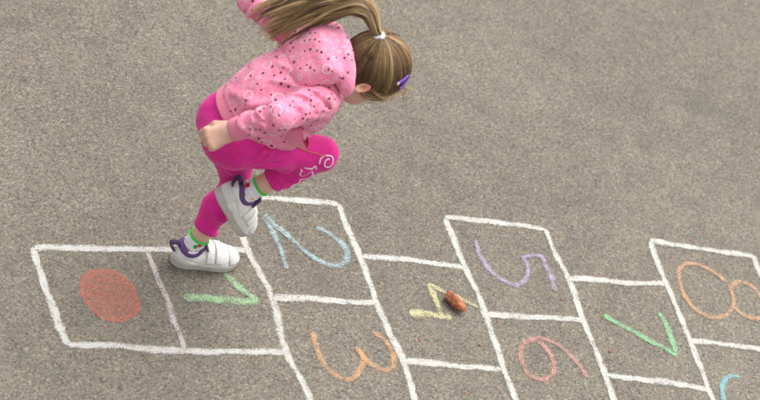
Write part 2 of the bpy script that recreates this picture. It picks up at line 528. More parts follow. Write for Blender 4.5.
SIX = [[(1.07, -0.39), (1.057, -0.34), (1.038, -0.3), (1.013, -0.271), (0.985, -0.255), (0.951, -0.252), (0.915, -0.264), (0.888, -0.291), (0.875, -0.327), (0.876, -0.363), (0.895, -0.386), (0.926, -0.394), (0.956, -0.377), (0.973, -0.35), (0.977, -0.31), (0.966, -0.279), (0.949, -0.258)]]
SEVEN = [[(1.207, -0.163), (1.251, -0.196), (1.307, -0.232), (1.356, -0.267), (1.407, -0.301), (1.416, -0.257), (1.418, -0.217), (1.418, -0.181), (1.409, -0.148)]]
EIGHT = [[(1.72, -0.027), (1.691, 0.011), (1.656, 0.035), (1.613, 0.045), (1.573, 0.031), (1.548, 0.0), (1.533, -0.049), (1.533, -0.089), (1.543, -0.121), (1.565, -0.147), (1.596, -0.162), (1.64, -0.157), (1.68, -0.136), (1.703, -0.109), (1.718, -0.069), (1.721, -0.034)], [(1.717, -0.052), (1.741, -0.03), (1.768, -0.02), (1.794, -0.028), (1.814, -0.048), (1.824, -0.078), (1.825, -0.113), (1.808, -0.145), (1.774, -0.161), (1.744, -0.158), (1.717, -0.147), (1.7, -0.118)]]
NINE = [[(1.602, -0.376), (1.58, -0.376), (1.55, -0.387), (1.524, -0.412), (1.511, -0.44), (1.509, -0.475), (1.525, -0.509), (1.562, -0.53)], [(1.562, -0.53), (1.617, -0.489), (1.641, -0.545), (1.672, -0.6)]]
CIRC = [[(-0.283, -0.045), (-0.25, -0.048), (-0.223, -0.063), (-0.204, -0.09), (-0.195, -0.118), (-0.191, -0.159), (-0.198, -0.182), (-0.213, -0.201), (-0.236, -0.215), (-0.258, -0.223), (-0.282, -0.22), (-0.305, -0.211), (-0.322, -0.194), (-0.335, -0.172), (-0.345, -0.15), (-0.349, -0.128), (-0.348, -0.106), (-0.34, -0.083), (-0.329, -0.067), (-0.311, -0.054)]]
STONE = [ [(0.709, -0.099), (0.749, -0.155), (0.729, -0.127)]]
CRUMB = [[(1.192, 0.098), (1.247, -0.015), (1.202, -0.169), (1.193, -0.216), (1.049, -0.222), (1.144, -0.333), (1.228, -0.436), (1.183, -0.294), (0.581, -0.261), (0.763, -0.275), (0.668, -0.436), (0.734, -0.12), (0.848, -0.194), (0.244, -0.398), (1.586, -0.095), (1.654, 0.144), (1.09, -0.109), (0.266, -0.099), (1.536, 1.118), (1.229, -0.433), (1.265, -0.104), (1.198, -0.15)]]

WHITE = chalk_mat('chalk_white', (0.58, 0.565, 0.52, 1), 0.68, 0.52, 0.86)
WHITE_B = chalk_mat('chalk_white_blush', (0.60, 0.53, 0.51, 1), 0.60, 0.48, 0.78)
grid = obj('hopscotch_grid', None, loc=(0, 0, 0))
grid.empty_display_size = 0.2
tag(grid, 'hopscotch court of hand drawn white chalk lines on the asphalt', 'hopscotch')
for i, pts in enumerate(GRID):
    strip('chalk_line', pts, 0.0265 if i not in (3,) else 0.023, WHITE_B if i == 3 else WHITE, grid)

def chalk_digit(label, strokes, col, width, density=0.5):
    r = obj('chalk_number', None, loc=(strokes[0][0][0], strokes[0][0][1], 0))
    r.empty_display_size = 0.05
    tag(r, label, 'chalk number', 'chalk numbers in the hopscotch squares')
    mt = chalk_mat('chalk_' + label.split()[0], col, density)
    for k, s in enumerate(strokes):
        o = strip('stroke', s, 1.38 * (width if np.isscalar(width) else width[k]), mt, r)
        o.matrix_parent_inverse = Matrix.Translation(r.location).inverted()
    return r
chalk_digit('light green chalk number 1 beside the hopping child\'s shoe', ONE, rgb(166, 206, 159), (0.019, 0.026), 0.56)
chalk_digit('pale blue chalk number 2 with a long curved tail', TWO, rgb(177, 207, 212), 0.020, 0.50)
chalk_digit('orange chalk number 3 of two round bowls', THREE, rgb(210, 166, 125), 0.018, 0.56)
chalk_digit('pale yellow chalk number 4 partly under the brown stone', FOUR, rgb(217, 212, 163), (0.026, 0.018), 0.54)
chalk_digit('lilac chalk number 5 with a rounded bowl', FIVE, rgb(190, 173, 207), 0.018, 0.52)
chalk_digit('coral red chalk number 6 with a long slanting tail', SIX, rgb(206, 153, 143), 0.0185, 0.52)
chalk_digit('bright green chalk number 7 in the square next to the 8', SEVEN, rgb(149, 201, 152), 0.020, 0.58)
chalk_digit('orange chalk number 8 of two open loops', EIGHT, rgb(210, 167, 132), 0.017, 0.55)
chalk_digit('turquoise chalk number 9 in the square below the 8', NINE, rgb(143, 193, 197), 0.019, 0.55)

# the filled red start circle
def red_disc(pts):
    b = catmull(np.array([(*p, 0) for p in pts + pts[:1]]), 5)[:-1]
    c = b.mean(0); n = len(b); K = 9
    vs = []; ac = []; al = []
    for k in range(K):
        f = k / (K - 1)
        for i in range(n):
            j = 1 + 0.02 * math.sin(i * 2.1) + 0.015 * math.sin(i * 5.3)
            vs.append(c + (b[i] - c) * (f * j + 1e-4)); ac.append(f); al.append(i / n * 0.5)
    vs = np.array(vs); vs[:, 2] = 0.0009
    fs = [(k * n + i, (k + 1) * n + i, (k + 1) * n + (i + 1) % n, k * n + (i + 1) % n) for k in range(K - 1) for i in range(n)]
    me = mesh_from('chalk_circle', vs, fs, smooth=False)
    attr(me, 'across', np.array(ac) ** 2); attr(me, 'along', np.array(al))
    m = NT('chalk_red')
    g, v1, v2, v3 = asphalt_nodes(m)
    a = m.attr('across').outputs['Fac']
    grain = m.math('ADD', m.math('MULTIPLY', m.math('SUBTRACT', 1.0, v1.outputs['Distance']), 0.3), m.math('MULTIPLY', m.math('SUBTRACT', 1.0, v2.outputs['Distance']), 0.26))
    fine = m.noise(g, 420, 3, 0.65).outputs[0]
    rot = m.n('ShaderNodeMapping', {'Vector': g, 'Rotation': (0, 0, 0.9), 'Scale': (18, 95, 1)})
    scrib = m.noise(rot.outputs[0], 1.0, 3, 0.6).outputs[0]
    cov = m.math('ADD', grain, m.math('ADD', m.math('MULTIPLY', fine, 0.45), m.math('MULTIPLY', m.math('SUBTRACT', scrib, 0.5), 0.55)))
    rim = m.step(a, 0.62, 0.86)
    al_ = m.step(m.math('SUBTRACT', cov, m.math('SUBTRACT', 0.47, m.math('MULTIPLY', rim, 0.16))), -0.25, 0.30)
    al_ = m.math('MULTIPLY', al_, m.step(a, 1.0, 0.88))
    m.p(Base_Color=m.mix(fine, rgb(178, 98, 84), rgb(204, 122, 104)), Roughness=0.95, Alpha=m.math('MULTIPLY', al_, 0.60))
    m.b.inputs['Specular IOR Level'].default_value = 0.1
    m.bump(grain, 0.5, 0.002)
    o = obj('chalk_circle', me, m.mat)
    tag(o, 'filled red chalk circle in the first hopscotch square', 'chalk circle')
red_disc(CIRC[0])

# ================================================================== the stone marker and crumbs
def lump(name, c, rad, axes, seed, mat, detail=3, facets=9):
    import bmesh
    bm = bmesh.new(); bmesh.ops.create_icosphere(bm, subdivisions=detail, radius=1.0)
    rg = np.random.default_rng(seed)
    nn = rg.normal(size=(facets, 3)); nn /= np.linalg.norm(nn, axis=1, keepdims=True); dd = rg.uniform(0.66, 0.95, facets)
    ph = rg.uniform(0, 6, 6)
    for v in bm.verts:
        p = np.array(v.co)
        r = np.min(np.where(nn @ p > 0.05, dd / np.maximum(nn @ p, 0.05), 9)); r = min(r, 1.0)
        r *= 1 + 0.03 * math.sin(p[0] * 7 + ph[0]) + 0.03 * math.sin(p[1] * 9 + ph[1]) + 0.02 * math.sin(p[2] * 13 + ph[2])
        v.co = Vector((p * r * np.array(rad)) @ np.array(axes))
    me = bpy.data.meshes.new(name); bm.to_mesh(me); bm.free()
    me.polygons.foreach_set('use_smooth', np.ones(len(me.polygons), bool))
    zmin = min(v.co.z for v in me.vertices)
    return obj(name, me, mat, loc=(c[0], c[1], -zmin - 0.0008))

def stone_mat():
    m = NT('brown_stone'); g = m.objc()
    n = m.noise(g, 60, 4, 0.6).outputs[0]
    c = m.ramp(n, [(0.25, (0.060, 0.020, 0.010)), (0.42, (0.28, 0.082, 0.030)), (0.60, (0.48, 0.155, 0.055)), (0.85, (0.56, 0.27, 0.15))])
    f = m.noise(g, 420, 3, 0.6).outputs[0]
    m.p(Base_Color=m.mix(m.math('MULTIPLY', m.step(f, 0.35, 0.7), 0.4), c, m.mix(1.0, c, (0.45, 0.42, 0.4, 1), 'MULTIPLY')), Roughness=0.62)
    m.bump(m.math('ADD', n, m.math('MULTIPLY', f, 0.4)), 0.5, 0.004)
    return m.mat
sd = nrm(V(STONE[0][1][0] - STONE[0][0][0], STONE[0][1][1] - STONE[0][0][1], 0))
sa = np.array([sd, nrm(np.cross(V(0, 0, 1), sd)), V(0, 0, 1)])
stone = lump('stone', (STONE[0][2][0] - 0.010, STONE[0][2][1] - 0.012), (0.040, 0.0175, 0.0185), sa, 5, stone_mat(), 4, 12)
tag(stone, 'reddish brown elongated stone lying on the yellow chalk number', 'stone')

cm = NT('brick_dust'); cmn = cm.noise(cm.objc(), 300, 2)
cm.p(Base_Color=cm.mix(cmn.outputs[0], (0.24, 0.075, 0.035, 1), (0.38, 0.14, 0.07, 1)), Roughness=0.8)
rg = np.random.default_rng(3)
for i, (x, y) in enumerate(CRUMB[0]):
    r = rg.uniform(0.0022, 0.0042)
    a = rg.uniform(0, 6.28); d = V(math.cos(a), math.sin(a), 0)
    o = lump('brick_crumb', (x, y), (r * rg.uniform(1, 1.7), r, r * 0.6), np.array([d, np.cross(V(0, 0, 1), d), V(0, 0, 1)]), 20 + i, cm.mat, 2, 7)
    tag(o, 'tiny orange red crumb lying on the grey asphalt', 'crumb', 'orange crumbs scattered on the asphalt')

# ================================================================== the child
# joints (metres; x = the way she hops, y = her left, z = up)
ANK_L, KNEE_L, HIP_L = V(-0.042, -0.012, 0.062), V(0.018, 0.012, 0.276), V(-0.072, 0.022, 0.505)
ANK_R, KNEE_R, HIP_R = V(-0.002, -0.068, 0.340), V(0.134, -0.090, 0.528), V(-0.080, -0.085, 0.540)
PELV = V(-0.085, -0.030, 0.535)
CHEST, NECK = V(0.045, -0.030, 0.690), V(0.106, -0.031, 0.742)
SH_R, EL_R, WR_R = V(0.046, -0.118, 0.738), V(-0.080, -0.196, 0.752), V(-0.150, -0.150, 0.650)
SH_L, EL_L, WR_L = V(0.060, 0.072, 0.735), V(-0.052, 0.212, 0.735), V(0.010, 0.300, 0.840)
HC = V(0.186, -0.033, 0.779)                       # middle of the skull
HU = nrm(V(0.92, 0.0, 0.38))                       # towards the crown
HF = nrm(V(0.38, 0.02, -0.92)); HF = nrm(HF - HU * (HF @ HU))   # the way the face looks: down at the ground
HL = np.cross(HU, HF)                              # her left, +y
if HL[1] < 0: HL = -HL
hd = lambda f, l, u: HC + HF * f + HL * l + HU * u
HAX = np.array([HF, HL, HU])

def hand_prims(wr, d, n, side, curl=1.0):
    """d wrist to knuckles, n out of the back of the hand, side: +1 when the index side lies along d x n"""
    d = nrm(d); n = nrm(n - d * (n @ d)); w = np.cross(d, n) * side
    L = []
    S = 1.16
    for o in (-0.014, 0.0, 0.014):
        L.append((f_cone(wr + w * o * 0.6 - n * 0.002, wr + (d * 0.046 + w * o) * S, 0.0140, 0.0118), 0.010))
    L.append((f_cone(wr - d * 0.04, wr + d * 0.01, 0.0185, 0.0165), 0.012))
    spec = [(0.0195, 0.024, 0.0062), (0.0065, 0.027, 0.0064), (-0.0065, 0.025, 0.0062), (-0.0185, 0.020, 0.0056)]
    for i, (o, ln, r) in enumerate(spec):
        ln *= S; r *= 1.12
        k = wr + (d * (0.052 - abs(o) * 0.18) + w * o + n * 0.003) * S
        a1, a2, a3 = [math.radians(a * curl) for a in (58 + 4 * i, 142 + 3 * i, 196 + 4 * i)]
        dirf = lambda a: d * math.cos(a) - n * math.sin(a)
        p1 = k + dirf(a1) * ln; p2 = p1 + dirf(a2) * ln * 0.72; p3 = p2 + dirf(a3) * ln * 0.55
        L.append((f_ell(k, (0.0085, 0.0085, 0.0085)), 0.006))
        for a, b, ra, rb in ((k, p1, r + 0.0006, r), (p1, p2, r, r - 0.0004), (p2, p3, r - 0.0004, r - 0.0012)):
            L.append((f_cone(a, b, ra, rb), 0.0022))
    t0 = wr + (d * 0.012 + w * 0.016 - n * 0.006) * S
    t1 = t0 + d * 0.020 + w * 0.011 - n * 0.010
    t2 = t1 + d * 0.018 - w * 0.003 - n * 0.008
    t3 = t2 + d * 0.010 - w * 0.010 - n * 0.004
    L.append((f_cone(t0, t1, 0.0105, 0.0085), 0.008)); L.append((f_cone(t1, t2, 0.0078, 0.0070), 0.003)); L.append((f_cone(t2, t3, 0.0070, 0.0056), 0.003))
    return L

CAMW = -FWD
HAND_D_R = nrm(V(-0.80, -0.02, -0.56))
HAND_D_L = nrm(V(0.30, 0.55, 0.75))

def skin_field():
    F = Field((-0.30, -0.29, 0.01), (0.38, 0.40, 0.955), 0.003)
    # trunk
    F.add(f_flatcone(PELV, V(-0.02, -0.03, 0.62), 0.070, 0.068, (0, 1, 0), 1.3), 0.03)
    F.add(f_flatcone(V(-0.02, -0.03, 0.62), CHEST, 0.068, 0.072, (0, 1, 0), 1.3), 0.03)
    F.add(f_cone(CHEST, NECK, 0.060, 0.036), 0.03)
    # legs
    for h, k, a in ((HIP_L, KNEE_L, ANK_L), (HIP_R, KNEE_R, ANK_R)):
        F.add(f_cone(h, k, 0.050, 0.034), 0.03)
        F.add(f_cone(k, k + (a - k) * 0.35, 0.033, 0.029), 0.02)
        F.add(f_cone(k + (a - k) * 0.35, a, 0.029, 0.0235), 0.02)
    # feet, inside the shoes
    F.add(f_cone(ANK_L, V(0.045, -0.014, 0.034), 0.022, 0.016), 0.02)
    F.add(f_cone(ANK_R, ANK_R + nrm(V(0.58, -0.05, -0.81)) * 0.09 - V(0.81, 0, 0.58) * 0.012, 0.022, 0.016), 0.02)
    # arms
    for s, e, w in ((SH_R, EL_R, WR_R), (SH_L, EL_L, WR_L)):
        F.add(f_cone(s, e, 0.030, 0.020), 0.02)
        F.add(f_cone(e, w, 0.020, 0.018), 0.01)
    for pr, k in hand_prims(WR_R, HAND_D_R, CAMW, 1): F.add(pr, k)
    for pr, k in hand_prims(WR_L, HAND_D_L, V(-0.6, 0.5, 0.2), -1, 0.75): F.add(pr, k)
    # neck and head
    F.add(f_cone(NECK, hd(-0.02, 0, -0.045), 0.034, 0.036), 0.025)
    F.add(f_ell(hd(-0.004, 0, 0.012), (0.086, 0.069, 0.082), HAX), 0.02)
    F.add(f_ell(hd(0.030, 0, -0.040), (0.050, 0.050, 0.056), HAX), 0.035)      # face
    F.add(f_ell(hd(0.052, 0, -0.083), (0.018, 0.020, 0.016), HAX), 0.02)       # chin
    for s in (-1, 1):
        F.add(f_ell(hd(0.056, s * 0.030, -0.048), (0.020, 0.019, 0.020), HAX), 0.02)   # cheeks
        F.sub(f_ell(hd(0.083, s * 0.026, -0.014), (0.011, 0.014, 0.010), HAX), 0.012)  # eye sockets
        F.add(f_cone(hd(0.079, s * 0.014, 0.000), hd(0.073, s * 0.040, 0.001), 0.006, 0.004), 0.010)  # brow
        F.add(f_ell(hd(0.074, s * 0.026, -0.0085), (0.009, 0.014, 0.004), HAX), 0.004)
        F.add(f_ell(hd(0.073, s * 0.026, -0.0215), (0.008, 0.013, 0.003), HAX), 0.004)
        # ear: a tilted disc with a raised rim, a bowl and a lobe
        ec = hd(-0.010, s * 0.0650, -0.036)
        out = nrm(HL * s * 0.80 - HF * 0.6); ay = nrm(HU - out * (HU @ out)); ax = np.cross(ay, out)
        EA = np.array([ax, ay, out])
        F.add(f_ell(ec + out * 0.003, (0.008, 0.016, 0.006), EA), 0.006)
        rim = [ec + out * 0.007 + ax * 0.0085 * math.cos(t) + ay * (0.0175 * math.sin(t)) for t in np.linspace(-1.2, 4.2, 16)]
        for a, b in zip(rim[:-1], rim[1:]): F.add(f_cone(a, b, 0.0030, 0.0030), 0.002)
        F.sub(f_ell(ec + out * 0.009 - ay * 0.001, (0.0048, 0.010, 0.006), EA), 0.003)
        F.add(f_ell(ec - ay * 0.019 + out * 0.006, (0.007, 0.008, 0.005), EA), 0.005)
    F.add(f_cone(hd(0.082, 0, -0.012), hd(0.098, 0, -0.038), 0.0055, 0.0085), 0.010)    # nose
    for s in (-1, 1): F.add(f_ell(hd(0.090, s * 0.008, -0.040), (0.007, 0.0065, 0.006), HAX), 0.006)
    F.add(f_ell(hd(0.082, 0, -0.0605), (0.008, 0.019, 0.0042), HAX), 0.004)
    F.add(f_ell(hd(0.080, 0, -0.0695), (0.008, 0.015, 0.0048), HAX), 0.004)
    return F

def skin_mat():
    m = NT('skin'); g = m.objc()
    t = m.attr('blush').outputs['Fac']
    n = m.noise(g, 40, 3).outputs[0]
    c = m.mix(n, (0.56, 0.335, 0.235, 1), (0.66, 0.415, 0.305, 1))
    c = m.mix(t, c, (0.62, 0.21, 0.155, 1))
    m.p(Base_Color=c, Roughness=0.5, Subsurface_Weight=0.25, Subsurface_Scale=0.01)
    m.b.inputs['Subsurface Radius'].default_value = (1.0, 0.35, 0.2)
    m.bump(m.noise(g, 900, 3).outputs[0], 0.12, 0.001)
    return m.mat

SKF = skin_field()
sv, sq = SKF.mesh(2)
def near(p, c, r): return np.exp(-((p - c) ** 2).sum(1) / (r * r))
bl = 0.9 * np.exp(-((((sv - hd(0.086, 0, -0.065)) @ HAX.T) / V(0.012, 0.017, 0.008)) ** 2).sum(1))
bl = bl + sum(0.35 * near(sv, hd(0.07, s * 0.034, -0.046), 0.02) for s in (-1, 1))
bl = bl + sum(1.0 * near(sv, hd(-0.014, s * 0.076, -0.026), 0.016) for s in (-1, 1))
bl = bl + 0.30 * near(sv, WR_R + HAND_D_R * 0.060, 0.022)
me = mesh_from('person', sv, sq); attr(me, 'blush', np.clip(bl, 0, 1))
person = obj('person', me, skin_mat())
tag(person, 'child in pink hoodie and magenta leggings hopping on one leg, head bent down', 'person')
del SKF

# eyes
def eye_mat():
    m = NT('eye'); d = m.n('ShaderNodeVectorMath', {0: m.objc(), 1: tuple(HF)}, operation='DOT_PRODUCT').outputs['Value']
    m.p(Base_Color=m.ramp(m.math('MULTIPLY', d, 100.0), [(0.0, (0.75, 0.72, 0.70)), (0.875, (0.75, 0.72, 0.70)), (0.885, (0.12, 0.16, 0.18)), (0.965, (0.16, 0.22, 0.25)), (0.972, (0.005, 0.005, 0.005))]), Roughness=0.1)
    return m.mat
EYE = eye_mat()
import bmesh
for s in (-1, 1):
    bm = bmesh.new(); bmesh.ops.create_uvsphere(bm, u_segments=24, v_segments=16, radius=0.010)
    me = bpy.data.meshes.new('eye'); bm.to_mesh(me); bm.free()
    me.polygons.foreach_set('use_smooth', np.ones(len(me.polygons), bool))
    obj('eye', me, EYE, person, loc=tuple(hd(0.0695, s * 0.026, -0.0148)))

# ------------------------------------------------------------------ leggings
def ridge(F, p, q, r, k=0.010, bow=0.0, groove=False):
    """a cloth fold lying on the surface between two points near it, fading out at both ends"""
    t = np.linspace(0, 1, 9)[:, None]; p = V(*p); q = V(*q)
    pts = F.snap(p * (1 - t) + q * t + V(0, 0, 1) * bow * np.sin(math.pi * t), -0.0015 if not groove else 0.001, 10)
    w = np.maximum(np.sin(math.pi * np.linspace(0.04, 0.96, 9)), 0.12) * r
    for i in range(8):
        (F.sub if groove else F.add)(f_cone(pts[i], pts[i + 1], w[i], w[i + 1]), k)
def leg_cut(k, a, t): return k + (a - k) * t, nrm(a - k)
def leggings_field():
    F = Field((-0.21, -0.18, 0.06), (0.22, 0.12, 0.68), 0.003)
    F.add(f_flatcone(PELV + V(0.0, 0, 0.0), V(-0.045, -0.03, 0.60), 0.079, 0.078, (0, 1, 0), 1.18), 0.03)
    F.add(f_ell(V(-0.106, -0.074, 0.535), (0.057, 0.052, 0.062)), 0.035)     # seat
    F.add(f_ell(V(-0.102, 0.012, 0.520), (0.058, 0.052, 0.064)), 0.035)
    for h, k, a, tt, kk in ((HIP_L, KNEE_L, ANK_L, 0.69, 0.012), (HIP_R, KNEE_R, ANK_R, 0.63, 0.012)):
        mid = h + (k - h) * 0.5
        F.add(f_cone(h, mid, 0.060, 0.049), 0.03)
        F.add(f_cone(mid, k, 0.049, 0.0400), 0.02)
        c, n = leg_cut(k, a, tt)
        calf = k + (a - k) * 0.34 - (V(0.012, 0, 0) if h is HIP_L else V(-0.006, 0, -0.010))
        F.add(clip(f_cone(k, calf, 0.0395, 0.0375), c, n), 0.022)
        F.add(clip(f_cone(calf, a, 0.0375, 0.0265), c, n), 0.02)
    # gathers behind the bent knee and at the hip
    mid = (KNEE_R * 0.72 + ANK_R * 0.28)
    for j, (o, r) in enumerate(((0.0, 0.006), (0.018, 0.005), (0.034, 0.0045))):
        c0 = KNEE_R + (HIP_R - KNEE_R) * (0.13 + o * 3.0) + V(0.0, 0, -0.040 - 0.1 * o)
        F.add(f_cone(c0 + V(0, -0.034, 0.012), c0 + V(0, 0.02, 0.0), r, r * 0.6), 0.010)
    for j in range(4):
        c0 = HIP_R + V(0.018 + 0.020 * j, -0.052 + 0.004 * j, 0.004 - 0.010 * j)
        F.add(f_cone(c0, c0 + V(0.016, -0.004, 0.034), 0.0042, 0.003), 0.009)
    # horizontal gathers at both hems and on the standing knee
    for k, a in ((KNEE_L, ANK_L), (KNEE_R, ANK_R)):
        ax = nrm(a - k); e1 = nrm(np.cross(ax, V(0, 1, 0.1))); e2 = np.cross(ax, e1)
        for t, r, rr in ((0.67 if k is KNEE_L else 0.61, 0.0030, 0.0315), (0.50, 0.0032, 0.0350), (0.38, 0.0028, 0.038)):
            c0 = k + (a - k) * t
            a0, a1 = (0, 6.3) if t > 0.55 else RNG.uniform(0, 2, 2) + np.array([1.0, 4.2])
            th = np.linspace(a0, a1, 18); ph = RNG.uniform(0, 6)
            pp = [c0 + (e1 * math.cos(x) + e2 * math.sin(x)) * rr + ax * (0.0 if t > 0.55 else 0.005 * math.sin(x * 1.5 + ph)) for x in th]
            for p, q in zip(pp[:-1], pp[1:]): F.add(f_cone(p, q, r, r), 0.006)
    for a, b, r, bw in (((-0.065, -0.14, 0.560), (-0.005, -0.145, 0.578), 0.0050, 0.006), ((-0.055, -0.145, 0.535), (0.015, -0.145, 0.556), 0.0055, 0.008), ((-0.045, -0.145, 0.508), (0.030, -0.145, 0.530), 0.0045, 0.006),
                        ((0.068, -0.135, 0.482), (0.104, -0.135, 0.520), 0.0050, 0.0), ((0.050, -0.135, 0.480), (0.078, -0.135, 0.518), 0.0045, 0.0), ((0.030, -0.135, 0.482), (0.052, -0.135, 0.512), 0.0040, 0.0),
                        ((0.060, -0.12, 0.440), (0.102, -0.125, 0.476), 0.0042, 0.0), ((0.045, -0.11, 0.415), (0.088, -0.115, 0.432), 0.0040, 0.0), ((0.075, -0.12, 0.470), (0.120, -0.125, 0.500), 0.0040, 0.0),
                        ((-0.030, -0.040, 0.285), (0.035, -0.040, 0.272), 0.0046, 0.0), ((-0.034, -0.040, 0.262), (0.030, -0.040, 0.246), 0.0046, 0.0), ((-0.032, -0.04, 0.312), (0.024, -0.04, 0.302), 0.0045, 0.0),
                        ((-0.048, -0.04, 0.21), (0.016, -0.04, 0.195), 0.0036, 0.0), ((-0.052, -0.05, 0.155), (0.004, -0.05, 0.150), 0.0034, 0.0), ((-0.11, -0.05, 0.43), (-0.05, -0.06, 0.40), 0.0050, 0.0), ((-0.10, -0.05, 0.40), (-0.04, -0.06, 0.37), 0.0045, 0.0)):
        ridge(F, a, b, r, 0.010, bw)
    return F
LGF = leggings_field()
lv, lq = LGF.mesh(2)
N = vnormals(lv, lq)
w = 0.0011 * np.sin(lv[:, 0] * 95 + lv[:, 2] * 60 + 3 * np.sin(lv[:, 1] * 40)) * np.sin(lv[:, 2] * 47 + lv[:, 1] * 55)
lv = lv + N * w[:, None]
def leggings_mat():
    m = NT('magenta_jersey'); g = m.objc()
    n = m.noise(g, 25, 3).outputs[0]
    c = m.mix(n, (0.57, 0.008, 0.185, 1), (0.68, 0.016, 0.255, 1))
    k = m.noise(g, 700, 2).outputs[0]
    c = m.mix(m.math('MULTIPLY', k, 0.25), c, (0.72, 0.06, 0.34, 1))
    m.p(Base_Color=c, Roughness=0.72, Sheen_Weight=0.35, Sheen_Roughness=0.4)
    m.b.inputs['Sheen Tint'].default_value = (1.0, 0.45, 0.7, 1)
    m.b.inputs['Specular IOR Level'].default_value = 0.25
    m.bump(m.math('ADD', m.math('MULTIPLY', k, 0.5), m.math('ADD', m.math('MULTIPLY', m.noise(g, 110, 2).outputs[0], 0.7), m.math('MULTIPLY', m.math('ABSOLUTE', m.math('SUBTRACT', m.noise(g, 26, 3, 0.5).outputs[0], 0.5)), 1.6))), 0.45, 0.0028)
    return m.mat
leggings = obj('leggings', mesh_from('leggings', lv, lq), leggings_mat(), person)

PRINT = plain('white_print', (0.86, 0.66, 0.76, 1), 0.7, 0.2)
def on_leg(name, pts, width, mat, off=0.0008, parent=None, per=6, field=None):
    F = field or LGF
    p = catmull(np.array(pts, float), per)
    p = F.snap(p, off); n = F.grad(p)
    T = np.gradient(p, axis=0); T /= np.linalg.norm(T, axis=1, keepdims=True) + 1e-9
    B = np.cross(n, T)
    K = np.linspace(-1, 1, 3)
    G = p[:, None] + B[:, None] * (K[None, :, None] * width * 0.5)
    Nn = np.repeat(n[:, None], 3, 1)
    return obj(name, slab(name, G, Nn, 0.0008), mat, parent)
FL = [[(0.083, -0.13, 0.452), (0.09, -0.13, 0.463), (0.09, -0.13, 0.477), (0.106, -0.13, 0.484), (0.112, -0.13, 0.499), (0.102, -0.13, 0.511), (0.092, -0.13, 0.5), (0.086, -0.13, 0.493), (0.074, -0.13, 0.515)],
      [(0.082, -0.13, 0.521), (0.099, -0.13, 0.517), (0.108, -0.13, 0.529), (0.115, -0.13, 0.518)],
      [(0.116, -0.13, 0.537), (0.115, -0.13, 0.551), (0.123, -0.13, 0.561), (0.138, -0.13, 0.564), (0.148, -0.13, 0.558), (0.15, -0.13, 0.54), (0.143, -0.13, 0.529), (0.13, -0.13, 0.534), (0.13, -0.13, 0.549), (0.139, -0.13, 0.553)]]
for f in FL:
    on_leg('printed_flourish', f, 0.0036, PRINT, parent=leggings)

# ------------------------------------------------------------------ hoodie
HEM_N, HEM_P = nrm(V(0.403, 0.0, 0.915)), V(-0.02, -0.03, 0.553)
TQ = [(V(-0.080, -0.03, 0.555), 0.091), (V(-0.015, -0.03, 0.645), 0.094), (CHEST + V(0.0, 0, 0.004), 0.094), (NECK + V(-0.012, 0, -0.006), 0.056)]
def torso_prims(inf=0.0):
    L = []
    for (a, ra), (b, rb) in zip(TQ[:-1], TQ[1:]):
        L.append((f_flatcone(a, b, ra + inf, rb + inf, (0, 1, 0), 1.10), 0.03))
    L.append((f_flatcone(V(0.045, -0.03, 0.66), V(0.022, -0.035, 0.50), 0.068 + inf, 0.062 + inf, (0, 1, 0), 1.24), 0.035))   # loose front
    return L
CUFF_R = WR_R + nrm(EL_R - WR_R) * 0.010
CUFF_L = WR_L + nrm(EL_L - WR_L) * 0.010
def folds(F, a, b, ra, rb, specs, groove=False):
    """ridges wrapped round part of a sleeve: (t, angle0, angle1, radius, slant, seed)"""
    ax = nrm(b - a); e1 = nrm(CAMW - ax * (CAMW @ ax)); e2 = np.cross(ax, e1)
    for t, a0, a1, r, sl, sd in specs:
        th = np.linspace(math.radians(a0), math.radians(a1), 14)
        pp = []
        for i, x in enumerate(th):
            u = i / 13
            rr = ra + (rb - ra) * t
            pp.append(a + (b - a) * t + ax * (sl * (u - 0.5) + 0.004 * math.sin(u * 5 + sd)) + (e1 * math.cos(x) + e2 * math.sin(x)) * (rr - 0.001))
        n = len(pp) - 1
        for i in range(n):
            u0, u1 = math.sin(math.pi * (i + 0.3) / (n + 0.6)), math.sin(math.pi * (i + 1.3) / (n + 0.6))
            pr = f_cone(pp[i], pp[i + 1], r * max(u0, 0.25), r * max(u1, 0.25))
            if groove: F.sub(pr, 0.006)
            else: F.add(pr, 0.007)

